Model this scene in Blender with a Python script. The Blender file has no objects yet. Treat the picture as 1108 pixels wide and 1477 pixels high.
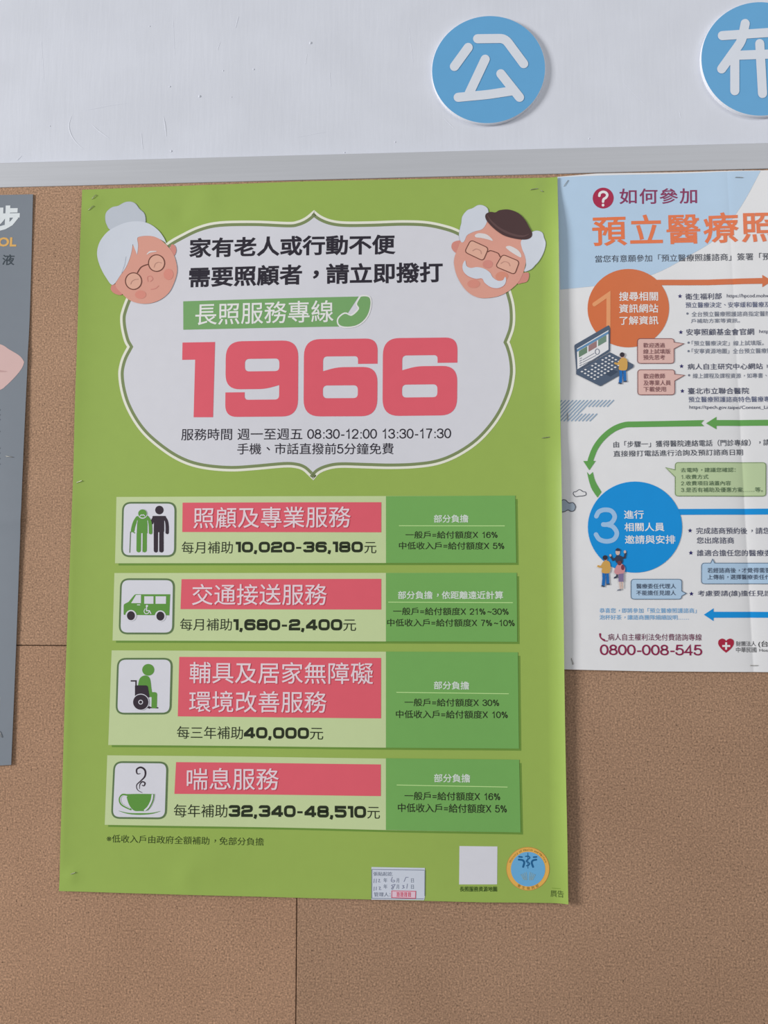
import bpy, bmesh, math, random
import numpy as np
from mathutils import Matrix, Vector
from mathutils.geometry import tessellate_polygon

random.seed(7)
S = bpy.context.scene
COL = S.collection

# ------------------------------------------------------------------ camera
# The camera is recovered from the four corners of the green poster
# (a 0.594 m wide sheet hanging on the cork board).  World: X right, Z up, Y into the wall,
# cork surface at y = 0.
IMG_W, IMG_H, FPX = 1108.0, 1477.0, 1109.0
PW, PH = 0.594, 0.594 * 1.4416
X0, Z0 = -0.32, 1.86                      # top left corner of the green poster


def homography(src, dst):
    A = []
    for (x, y), (u, v) in zip(src, dst):
        A.append([x, y, 1, 0, 0, 0, -u * x, -u * y, -u])
        A.append([0, 0, 0, x, y, 1, -v * x, -v * y, -v])
    return np.linalg.svd(np.array(A))[2][-1].reshape(3, 3)


Hm = homography([(0, 0), (PW, 0), (PW, -PH), (0, -PH)],
                [(120, 274), (804, 256), (820, 1300), (87, 1283)])
Kc = np.array([[FPX, 0, IMG_W / 2], [0, FPX, IMG_H / 2], [0, 0, 1]])
M_ = np.linalg.inv(Kc) @ Hm
if M_[2, 2] < 0:
    M_ = -M_
M_ = M_ / math.sqrt(np.linalg.norm(M_[:, 0]) * np.linalg.norm(M_[:, 1]))
r1 = M_[:, 0] / np.linalg.norm(M_[:, 0])
r2 = M_[:, 1] - r1 * (r1 @ M_[:, 1])
r2 /= np.linalg.norm(r2)
rY = np.cross(r2, r1)
R = np.stack([r1, rY, r2], axis=1)         # world (X,Y,Z) -> camera (x right, y down, z forward)
T = M_[:, 2] - R @ np.array([X0, 0, Z0])
CAMPOS = -R.T @ T


def W(px, py, y=0.0):
    """photo pixel -> point (X, Z) on the plane parallel to the board at depth y"""
    d = R.T @ np.linalg.inv(Kc) @ np.array([px, py, 1.0])
    k = (y - CAMPOS[1]) / d[1]
    p = CAMPOS + k * d
    return np.array([p[0], p[2]])


cam_data = bpy.data.cameras.new('camera')
cam = bpy.data.objects.new('camera', cam_data)
COL.objects.link(cam)
Rw = R.T @ np.diag([1, -1, -1])
m4 = np.eye(4); m4[:3, :3] = Rw; m4[:3, 3] = CAMPOS
cam.matrix_world = Matrix(m4.tolist())
cam_data.sensor_fit = 'AUTO'
cam_data.sensor_width = 36
cam_data.lens = FPX / IMG_H * 36
cam_data.clip_start = 0.01
S.camera = cam

# ------------------------------------------------------------------ light
S.view_settings.view_transform = 'Standard'
S.view_settings.look = 'None'
S.view_settings.gamma = 1
S.view_settings.use_curve_mapping = False
S.view_settings.exposure = 0.13

world = bpy.data.worlds.new('world'); S.world = world
world.use_nodes = True
world.node_tree.nodes['Background'].inputs[0].default_value = (0.93, 0.96, 1.0, 1)
world.node_tree.nodes['Background'].inputs[1].default_value = 0.26


def area(name, loc, target, sx, sy, power, color):
    l = bpy.data.lights.new(name, 'AREA'); l.shape = 'RECTANGLE'
    l.size = sx; l.size_y = sy; l.energy = power; l.color = color
    o = bpy.data.objects.new(name, l); COL.objects.link(o)
    o.location = loc
    o.rotation_euler = (Vector(target) - Vector(loc)).to_track_quat('-Z', 'Y').to_euler()
    return o


area('window_daylight', (-5.6, -2.7, 2.3), (0.0, 0, 1.45), 1.6, 2.0, 330, (1.0, 0.985, 0.97))
area('upper_right_fill', (1.5, -1.5, 2.65), (0.6, 0, 1.6), 1.2, .35, 8, (1.0, 0.99, 0.98))  # unseen fill light, added to brighten the right side of wall and posters

# ------------------------------------------------------------------ materials
KALB = 0.80


def lin(c):
    c = c / 255.0
    return c / 12.92 if c <= 0.04045 else ((c + 0.055) / 1.055) ** 2.4


def alb(r, g, b, k=KALB):
    return tuple(min(0.92, lin(v) / k) for v in (r, g, b)) + (1,)


_m = {}


def ink(r, g, b, rough=0.42, spec=0.35):
    """printed paper colour with a very faint mottling of the coating"""
    key = (r, g, b, rough, spec)
    if key in _m:
        return _m[key]
    m = bpy.data.materials.new('ink_%d_%d_%d' % (r, g, b)); m.use_nodes = True
    nt = m.node_tree; bs = nt.nodes['Principled BSDF']
    bs.inputs['Roughness'].default_value = rough
    bs.inputs['Specular IOR Level'].default_value = spec
    tc = nt.nodes.new('ShaderNodeTexCoord')
    no = nt.nodes.new('ShaderNodeTexNoise'); no.inputs['Scale'].default_value = 60
    no.inputs['Detail'].default_value = 2
    mx = nt.nodes.new('ShaderNodeMix'); mx.data_type = 'RGBA'
    c = alb(r, g, b)
    mx.inputs[6].default_value = tuple(v * 0.975 for v in c[:3]) + (1,)
    mx.inputs[7].default_value = tuple(min(.95, v * 1.025) for v in c[:3]) + (1,)
    nt.links.new(tc.outputs['Object'], no.inputs['Vector'])
    nt.links.new(no.outputs['Fac'], mx.inputs[0])
    nt.links.new(mx.outputs[2], bs.inputs['Base Color'])
    _m[key] = m
    return m


def nodes(name):
    m = bpy.data.materials.new(name); m.use_nodes = True
    return m, m.node_tree, m.node_tree.nodes['Principled BSDF']


def ramp(nt, stops):
    r = nt.nodes.new('ShaderNodeValToRGB')
    e = r.color_ramp.elements
    e[0].position, e[0].color = stops[0]
    e[1].position, e[1].color = stops[-1]
    for p, c in stops[1:-1]:
        n = e.new(p); n.color = c
    return r


def cork_material(name, base, off):
    m, nt, bs = nodes(name)
    L = nt.links.new
    tc = nt.nodes.new('ShaderNodeTexCoord')
    mp = nt.nodes.new('ShaderNodeMapping'); mp.inputs['Location'].default_value = (off, off * 2, off * 3)
    L(tc.outputs['Object'], mp.inputs['Vector'])
    n1 = nt.nodes.new('ShaderNodeTexNoise'); n1.inputs['Scale'].default_value = 480; n1.inputs['Detail'].default_value = 4; n1.inputs['Roughness'].default_value = .7
    n2 = nt.nodes.new('ShaderNodeTexNoise'); n2.inputs['Scale'].default_value = 9; n2.inputs['Detail'].default_value = 3
    n3 = nt.nodes.new('ShaderNodeTexNoise'); n3.inputs['Scale'].default_value = 210; n3.inputs['Detail'].default_value = 2
    vo = nt.nodes.new('ShaderNodeTexVoronoi'); vo.inputs['Scale'].default_value = 150; vo.inputs['Randomness'].default_value = 1
    for n in (n1, n2, n3, vo):
        L(mp.outputs['Vector'], n.inputs['Vector'])
    r, g, b = base

    def sh(f):
        return alb(r * f, g * f, b * f)
    rp = ramp(nt, [(0.29, sh(.60)), (0.41, sh(.88)), (0.5, sh(1.0)), (0.60, sh(1.12)), (0.72, sh(1.36))])
    L(n1.outputs['Fac'], rp.inputs['Fac'])
    # broad blotches
    r2_ = ramp(nt, [(0.3, (.93, .92, .91, 1)), (0.7, (1.05, 1.05, 1.05, 1))])
    L(n2.outputs['Fac'], r2_.inputs['Fac'])
    mu = nt.nodes.new('ShaderNodeMix'); mu.data_type = 'RGBA'; mu.blend_type = 'MULTIPLY'; mu.inputs[0].default_value = 1
    L(rp.outputs['Color'], mu.inputs[6]); L(r2_.outputs['Color'], mu.inputs[7])
    # scattered dark granules
    sp = ramp(nt, [(0.035, (1, 1, 1, 1)), (0.17, (0, 0, 0, 1))])
    L(vo.outputs['Distance'], sp.inputs['Fac'])
    gt = nt.nodes.new('ShaderNodeMath'); gt.operation = 'GREATER_THAN'; gt.inputs[1].default_value = .74
    sx = nt.nodes.new('ShaderNodeSeparateColor'); L(vo.outputs['Color'], sx.inputs[0]); L(sx.outputs[0], gt.inputs[0])
    mm = nt.nodes.new('ShaderNodeMath'); mm.operation = 'MULTIPLY'; L(sp.outputs['Color'], mm.inputs[0]); L(gt.outputs[0], mm.inputs[1])
    m3 = nt.nodes.new('ShaderNodeMath'); m3.operation = 'MULTIPLY'; m3.inputs[1].default_value = .85; L(mm.outputs[0], m3.inputs[0])
    dk = nt.nodes.new('ShaderNodeMix'); dk.data_type = 'RGBA'; dk.inputs[7].default_value = sh(.45)
    L(m3.outputs[0], dk.inputs[0]); L(mu.outputs[2], dk.inputs[6])
    L(dk.outputs[2], bs.inputs['Base Color'])
    bu = nt.nodes.new('ShaderNodeBump'); bu.inputs['Strength'].default_value = .2; bu.inputs['Distance'].default_value = .0006
    L(n3.outputs['Fac'], bu.inputs['Height']); L(bu.outputs['Normal'], bs.inputs['Normal'])
    bs.inputs['Roughness'].default_value = .85
    bs.inputs['Specular IOR Level'].default_value = .15
    return m


def paint_material(name, rgb, bump=.25):
    m, nt, bs = nodes(name)
    L = nt.links.new
    tc = nt.nodes.new('ShaderNodeTexCoord')
    mp = nt.nodes.new('ShaderNodeMapping'); mp.inputs['Scale'].default_value = (220, 220, 22)
    L(tc.outputs['Object'], mp.inputs['Vector'])
    n1 = nt.nodes.new('ShaderNodeTexNoise'); n1.inputs['Scale'].default_value = 1; n1.inputs['Detail'].default_value = 3
    L(mp.outputs['Vector'], n1.inputs['Vector'])
    n2 = nt.nodes.new('ShaderNodeTexNoise'); n2.inputs['Scale'].default_value = 14; n2.inputs['Detail'].default_value = 4
    L(tc.outputs['Object'], n2.inputs['Vector'])
    c = alb(*rgb)
    rp = ramp(nt, [(.35, tuple(v * .972 for v in c[:3]) + (1,)), (.65, tuple(min(.93, v * 1.02) for v in c[:3]) + (1,))])
    L(n2.outputs['Fac'], rp.inputs['Fac']); L(rp.outputs['Color'], bs.inputs['Base Color'])
    bu = nt.nodes.new('ShaderNodeBump'); bu.inputs['Strength'].default_value = bump; bu.inputs['Distance'].default_value = .0006
    L(n1.outputs['Fac'], bu.inputs['Height']); L(bu.outputs['Normal'], bs.inputs['Normal'])
    bs.inputs['Roughness'].default_value = .5
    bs.inputs['Specular IOR Level'].default_value = .3
    return m


def metal_material(name, rgb, rough, metallic=1.0):
    m, nt, bs = nodes(name)
    L = nt.links.new
    tc = nt.nodes.new('ShaderNodeTexCoord')
    mp = nt.nodes.new('ShaderNodeMapping'); mp.inputs['Scale'].default_value = (6, 200, 300)
    L(tc.outputs['Object'], mp.inputs['Vector'])
    n = nt.nodes.new('ShaderNodeTexNoise'); n.inputs['Scale'].default_value = 1; n.inputs['Detail'].default_value = 3
    L(mp.outputs['Vector'], n.inputs['Vector'])
    c = alb(*rgb)
    rp = ramp(nt, [(.3, tuple(v * .95 for v in c[:3]) + (1,)), (.7, c)])
    L(n.outputs['Fac'], rp.inputs['Fac']); L(rp.outputs['Color'], bs.inputs['Base Color'])
    bs.inputs['Metallic'].default_value = metallic
    bs.inputs['Roughness'].default_value = rough
    return m


# ------------------------------------------------------------------ object helpers
def link(o, parent=None):
    COL.objects.link(o)
    if parent is not None:
        o.parent = parent
    return o


def empty(name, loc, label, cat, group=None):
    o = bpy.data.objects.new(name, None); link(o)
    o.empty_display_size = .05
    o.location = loc
    o['label'] = label; o['category'] = cat
    if group:
        o['group'] = group
    return o


def bm_obj(name, bm, mats, parent=None, loc=None, smooth=False):
    me = bpy.data.meshes.new(name)
    bmesh.ops.recalc_face_normals(bm, faces=bm.faces[:])
    if loc is not None:
        bmesh.ops.translate(bm, verts=bm.verts[:], vec=-Vector(loc))
    elif parent is not None:
        bmesh.ops.translate(bm, verts=bm.verts[:], vec=-Vector(parent.location))
    bm.to_mesh(me); bm.free()
    for mt in (mats if isinstance(mats, (list, tuple)) else [mats]):
        me.materials.append(mt)
    if smooth:
        for p in me.polygons:
            p.use_smooth = True
    o = bpy.data.objects.new(name, me); link(o, parent)
    if loc is not None:
        o.location = loc
    return o


def bevel_box(bm, x0, x1, y0, y1, z0, z1, bev=0.0, seg=2):
    r = bmesh.ops.create_cube(bm, size=1)
    vs = r['verts']
    for v in vs:
        v.co = Vector(((x0 + x1) / 2 + v.co.x * (x1 - x0), (y0 + y1) / 2 + v.co.y * (y1 - y0), (z0 + z1) / 2 + v.co.z * (z1 - z0)))
    if bev:
        es = list({e for v in vs for e in v.link_edges})
        bmesh.ops.bevel(bm, geom=es, offset=bev, segments=seg, affect='EDGES', profile=.5)


def tube(bm, pts, rad, n=8, flat=1.0):
    pts = [Vector(p) for p in pts]
    rings = []
    for i, p in enumerate(pts):
        t = (pts[min(i + 1, len(pts) - 1)] - pts[max(i - 1, 0)]).normalized()
        up = Vector((0, 1, 0))
        if abs(t.dot(up)) > .9:
            up = Vector((1, 0, 0))
        a = t.cross(up).normalized(); b = a.cross(t).normalized()
        rr = rad[i] if isinstance(rad, (list, tuple)) else rad
        rings.append([bm.verts.new(p + a * rr * math.cos(k * 2 * math.pi / n) + b * rr * flat * math.sin(k * 2 * math.pi / n)) for k in range(n)])
    for A, B in zip(rings, rings[1:]):
        for k in range(n):
            bm.faces.new((A[k], A[(k + 1) % n], B[(k + 1) % n], B[k]))
    bm.faces.new(rings[0]); bm.faces.new(list(reversed(rings[-1])))


# ------------------------------------------------------------------ flat print helpers
GRID = 0.007
LAYER = 0.00015


class Paper:
    """a sheet of paper: base depth + gentle relief toward the viewer"""
    def __init__(self, y0, relief, cuts=()):
        self.y0, self.relief, self.cuts = y0, relief, cuts        # cuts: extra fold lines (point, direction normal)

    def y(self, X, Z, layer):
        return self.y0 - self.relief(X, Z) - layer * LAYER

    def normals(self, X, Z):
        e = 5e-4
        gx = (self.relief(X + e, Z) - self.relief(X - e, Z)) / (2 * e)
        gz = (self.relief(X, Z + e) - self.relief(X, Z - e)) / (2 * e)
        n = np.stack([-gx, -np.ones_like(X), -gz], axis=1)
        return n / np.linalg.norm(n, axis=1)[:, None]


def catmull(pts, sharp=(), closed=True, n=8):
    P = [np.array(p, float) for p in pts]
    N = len(P); out = []
    rng = range(N) if closed else range(N - 1)
    for i in rng:
        p1, p2 = P[i], P[(i + 1) % N]
        p0 = P[i - 1] if (closed or i > 0) else p1
        p3 = P[(i + 2) % N] if (closed or i + 2 < N) else p2
        t1 = np.zeros(2) if i in sharp else (p2 - p0) / 2
        t2 = np.zeros(2) if (i + 1) % N in sharp else (p3 - p1) / 2
        if i in sharp:
            t1 = (p2 - p1) * .6
        if (i + 1) % N in sharp:
            t2 = (p2 - p1) * .6
        for k in range(n):
            t = k / n
            out.append((2 * t**3 - 3 * t**2 + 1) * p1 + (t**3 - 2 * t**2 + t) * t1 + (-2 * t**3 + 3 * t**2) * p2 + (t**3 - t**2) * t2)
    if not closed:
        out.append(P[-1])
    return out


def fillet(pts, rads, closed=False, n=6):
    """polyline with rounded corners"""
    P = [np.array(p, float) for p in pts]; N = len(P); out = []
    for i in range(N):
        r = rads[i] if isinstance(rads, (list, tuple)) else rads
        if (not closed and i in (0, N - 1)) or r <= 0:
            out.append(P[i]); continue
        a, b = P[i - 1] - P[i], P[(i + 1) % N] - P[i]
        la, lb = np.linalg.norm(a), np.linalg.norm(b)
        q = min(r, la * .5 if closed or 0 < i - 1 else la, lb * .5 if closed or i + 1 < N - 1 else lb)
        A, B = P[i] + a / la * q, P[i] + b / lb * q
        for k in range(n + 1):
            t = k / n
            out.append((1 - t)**2 * A + 2 * t * (1 - t) * P[i] + t**2 * B)
    return out


def inset(pts, d):
    """offset a closed loop (photo pixels, clockwise on the page) inward by d"""
    P = np.array(pts); N = len(P)
    area2 = sum(P[i][0] * P[(i + 1) % N][1] - P[(i + 1) % N][0] * P[i][1] for i in range(N))
    s = 1 if area2 > 0 else -1
    out = []
    for i in range(N):
        a = P[i] - P[i - 1]; b = P[(i + 1) % N] - P[i]
        if np.linalg.norm(a) < 1e-9: a = b
        if np.linalg.norm(b) < 1e-9: b = a
        a = a / np.linalg.norm(a); b = b / np.linalg.norm(b)
        na = np.array([-a[1], a[0]]); nb = np.array([-b[1], b[0]])
        m = na + nb
        m = m / max(.35, np.linalg.norm(m)**2) * 2
        out.append(P[i] + s * m * d)
    return out


_tc = {}


def raw_text(s, sp):
    cu = bpy.data.curves.new('t', 'FONT')
    cu.body = s; cu.size = 1; cu.space_character = sp
    cu.resolution_u = 3; cu.fill_mode = 'FRONT'
    o = bpy.data.objects.new('t', cu); COL.objects.link(o)
    dg = bpy.context.evaluated_depsgraph_get()
    me = bpy.data.meshes.new_from_object(o.evaluated_get(dg))
    V = np.array([v.co[:2] for v in me.vertices]).reshape(-1, 2)
    F = [tuple(p.vertices) for p in me.polygons]
    bpy.data.objects.remove(o); bpy.data.curves.remove(cu); bpy.data.meshes.remove(me)
    return V, F


def embolden(V, F, d):
    """grow the letters outward by d: a mitred band around every outline"""
    cnt = {}
    for f in F:
        for i in range(len(f)):
            a, b = f[i], f[(i + 1) % len(f)]
            cnt.setdefault((min(a, b), max(a, b)), []).append((a, b))
    out = {}
    nxt, prv = {}, {}
    edges = [e[0] for e in cnt.values() if len(e) == 1]
    def nrm(a, b):
        t = V[b] - V[a]; l = np.linalg.norm(t)
        return np.array([t[1], -t[0]]) / (l + 1e-12)
    for a, b in edges:
        nxt[a] = b; prv[b] = a
    off = {}
    for a, b in edges:
        for v in (a, b):
            if v in off: continue
            n1 = nrm(prv[v], v) if v in prv else nrm(a, b); n2 = nrm(v, nxt[v]) if v in nxt else nrm(a, b)
            m = n1 + n2
            off[v] = m / max(.45, m @ m) * 2 * d
    V3 = [(v[0], v[1], 0.0) for v in V]; F2 = list(F)
    for i, (a, b) in enumerate(edges):
        z = (1 + i % 11) * 2e-6
        k = len(V3)
        for p in (V[a], V[a] + off[a], V[b] + off[b], V[b]):
            V3.append((p[0], p[1], z))
        F2.append((k, k + 1, k + 2, k + 3))
    return np.array(V3), F2


SANS = {
    '0': [([(.5, 1), (.86, .86), (1, .5), (.86, .14), (.5, 0), (.14, .14), (0, .5), (.14, .86)], 'cc')],
    '1': [([(.12, .76), (.40, .82), (.58, 1.02), (.58, -.06)], 'p')],
    '2': [([(.02, .70), (.13, .91), (.5, 1), (.86, .91), (.97, .72), (.82, .50), (.42, .27), (.04, .0)], 'c'), ([(-.04, 0), (1.02, 0)], 'p')],
    '3': [([(.04, .74), (.15, .92), (.5, 1), (.84, .92), (.93, .75), (.78, .58), (.42, .535)], 'c'), ([(.42, .535), (.84, .46), (1, .27), (.87, .08), (.5, 0), (.13, .08), (0, .27)], 'c')],
    '4': [([(.74, -.06), (.74, 1), (.0, .25), (1.05, .25)], 'p')],
    '5': [([(.95, 1), (.2, 1), (.09, .50)], 'p'), ([(.09, .50), (.3, .62), (.55, .65), (.88, .55), (1, .32), (.86, .08), (.5, 0), (.13, .07), (0, .25)], 'c')],
    '6': [([(.95, .76), (.82, .94), (.52, 1), (.18, .86), (.02, .55), (.03, .28), (.18, .06), (.5, 0), (.85, .08), (.98, .32), (.85, .55), (.52, .63), (.2, .55), (.04, .35)], 'c')],
    '7': [([(0, 1), (1.0, 1)], 'p'), ([(.97, .98), (.66, .6), (.5, .3), (.42, -.06)], 'c')],
    '8': [([(.5, 1), (.80, .92), (.90, .76), (.78, .60), (.5, .54), (.22, .60), (.10, .76), (.20, .92)], 'cc'), ([(.5, .54), (.86, .46), (1, .27), (.86, .07), (.5, 0), (.14, .07), (0, .27), (.14, .46)], 'cc')],
    ':': [([(.25, -.04), (.25, .10)], 'p'), ([(.25, .56), (.25, .70)], 'p')],
    '.': [([(.25, -.05), (.25, .09)], 'p')],
    '-': [([(.05, .36), (.62, .36)], 'p')],
    '=': [([(.0, .28), (1.0, .28)], 'p'), ([(.0, .58), (1.0, .58)], 'p')],
    'X': [([(.0, -.04), (1.15, 1.04)], 'p'), ([(.0, 1.04), (1.15, -.04)], 'p')],
    '~': [([(.0, .38), (.25, .5), (.5, .44), (.75, .36), (1, .48)], 'c')],
    '%': [([(.3, 1), (.52, .76), (.3, .52), (.08, .76)], 'cc'), ([(1.25, .48), (1.47, .24), (1.25, 0), (1.03, .24)], 'cc'), ([(1.15, 1.03), (.4, -.05)], 'p')],
    ' ': [],
}
SANS['9'] = [([(1 - x, 1 - y) for x, y in SANS['6'][0][0]], 'c')]
SADV = {':': .28, '.': .28, '-': .36, 'X': .68, '%': .90, ' ': .30, '1': .50}


def mixed_text(s, t):
    """Chinese runs from the built-in font, numerals and signs drawn as plain sans strokes"""
    em = np.ptp(raw_text('口口', 1)[0][:, 0]) - np.ptp(raw_text('口', 1)[0][:, 0])
    V = np.zeros((0, 2)); F = []; x = 0.0; i = 0
    while i < len(s):
        if s[i] in SANS:
            for pth, kind in SANS[s[i]]:
                P = np.array(catmull(pth, closed=kind == 'cc', n=5) if kind != 'p' else pth)
                P = P * np.array([.42 * em, .68 * em]) + np.array([x + .06 * em, .03 * em])
                v, f = ribbon(P, t * em, kind == 'cc', 'butt')
                F += [tuple(k + len(V) for k in q) for q in f]; V = np.vstack([V, np.array(v)])
            x += SADV.get(s[i], .55) * em; i += 1
        else:
            j = i
            while j < len(s) and s[j] not in SANS: j += 1
            v, f = cjk_text(s[i:j], 1)
            F += [tuple(k + len(V) for k in q) for q in f]; V = np.vstack([V, v + np.array([x, 0])])
            x += (j - i) * em; i = j
    return V, F


def cjk_text(s, sp):
    plain = ''.join('\u3000' if c in '，、' else c for c in s)
    V, F = raw_text(plain, sp)
    em = np.ptp(raw_text('口口', sp)[0][:, 0]) - np.ptp(raw_text('口', sp)[0][:, 0])
    for i, c in enumerate(s):
        if c in '，、':                       # these marks sit in the middle of their square
            xm = raw_text('口' + plain[:i], sp)[0][:, 0].max()
            v, f = raw_text('口' + plain[:i] + c, sp)
            keep = np.where(v[:, 0] > xm + 1e-4)[0]; idx = {k: n for n, k in enumerate(keep)}
            F = F + [tuple(idx[q] + len(V) for q in p) for p in f if all(q in idx for q in p)]
            V = np.vstack([V, v[keep] + np.array([.34 - 1, .30]) * em])
    return V, F


def text_mesh(s, bold=0.0, sp=1.0):
    key = (s, bold, sp)
    if key not in _tc:
        if any(c in '0123456789' for c in s) and sp == 1.0:
            V, F = mixed_text(s, .088)
        else:
            V, F = cjk_text(s, sp)
        if bold > 0:
            V, F = embolden(V, F, bold)
        _tc[key] = (V, F)
    return _tc[key]


def ribbon(pts, w, closed=False, cap='round'):
    """2D ribbon around a polyline -> verts, faces"""
    P = [np.array(p, float) for p in pts]
    Q = [P[0]]
    for p in P[1:]:
        if np.linalg.norm(p - Q[-1]) > 1e-6:
            Q.append(p)
    P = Q; N = len(P); V = []; F = []
    ww = w if isinstance(w, (list, tuple)) else None
    for i in range(N):
        a = P[i] - P[i - 1] if (closed or i > 0) else P[1] - P[0]
        b = P[(i + 1) % N] - P[i] if (closed or i < N - 1) else a
        a = a / (np.linalg.norm(a) + 1e-12); b = b / (np.linalg.norm(b) + 1e-12)
        na = np.array([-a[1], a[0]]); nb = np.array([-b[1], b[0]])
        m = na + nb; m = m / max(.5, m @ m) * 2
        h = (np.interp(i / (N - 1), np.linspace(0, 1, len(ww)), ww) if ww else w) / 2
        V += [P[i] + m * h, P[i] - m * h]
    for i in range(N if closed else N - 1):
        j = (i + 1) % N
        F.append((2 * i, 2 * i + 1, 2 * j + 1, 2 * j))
    if cap == 'round' and not closed:
        for c, q, hw in ((P[0], P[0] - P[1], (ww[0] if ww else w)), (P[-1], P[-1] - P[-2], (ww[-1] if ww else w))):
            ang = math.atan2(q[1], q[0]); k0 = len(V)
            for k in range(9):
                t = ang - math.pi / 2 + math.pi * k / 8
                V.append(c + hw / 2 * np.array([math.cos(t), math.sin(t)]))
            F.append(tuple(range(k0, k0 + 9)))
    return V, F


def wide_digit(ch):
    """square-shouldered wide bold numeral, unit height, y up: (list of (path, closed), width)"""
    w, t = 1.10, .235
    Lx, Rx, Ty, By, c = t / 2 + .015, w - t / 2 - .015, 1 - t / 2 + .01, t / 2 - .01, .30
    if ch == '0': return [(fillet([(Lx, By), (Lx, Ty), (Rx, Ty), (Rx, By)], c, True), True)], w
    if ch == '1': return [([(.02, Ty), (.40, Ty), (.40, 0)], False)], .53
    if ch == '2': return [(fillet([(Lx, .66), (Lx, Ty), (Rx, Ty), (Rx, .53), (Lx, .47), (Lx, By), (w, By)], [0, c, c, c * .8, c * .8, 0, 0]), False)], w
    if ch == '3': return [(fillet([(Lx, .74), (Lx, Ty), (Rx, Ty), (Rx, .51), (.35, .51)], [0, c, c, c * .7, 0]), False),
                          (fillet([(.5, .51), (Rx, .51), (Rx, By), (Lx, By), (Lx, .27)], [0, c * .7, c, c, 0]), False)], w
    if ch == '4': return [([(.80, 0), (.80, 1)], False), ([(0, .28), (w, .28)], False), ([(.09, .34), (.74, .92)], False)], w
    if ch == '5': return [(fillet([(w - .04, Ty), (Lx, Ty), (Lx, .58), (Rx, .58), (Rx, By), (Lx, By), (Lx, .27)], [0, 0, 0, c, c, c, 0]), False)], w
    if ch == '6': return [(fillet([(Rx, .72), (Rx, Ty), (Lx, Ty), (Lx, By), (Rx, By), (Rx, .57), (Lx, .57)], [0, c, c, c, c, c, 0]), False)], w
    if ch == '8': return [(fillet([(Lx, By), (Lx, .53), (Rx, .53), (Rx, By)], c * .8, True), True), (fillet([(Lx + .02, .50), (Lx + .02, Ty), (Rx - .02, Ty), (Rx - .02, .50)], c * .8, True), True)], w
    if ch == '9':
        p, w_ = wide_digit('6')
        return [([np.array([w - q[0], 1 - q[1]]) for q in a], cl) for a, cl in p], w
    if ch == ',': return [([(.17, .20), (.16, .02), (.08, -.17)], False)], .36
    if ch == '-': return [([(.06, .42), (.56, .42)], False)], .64
    raise KeyError(ch)


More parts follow.
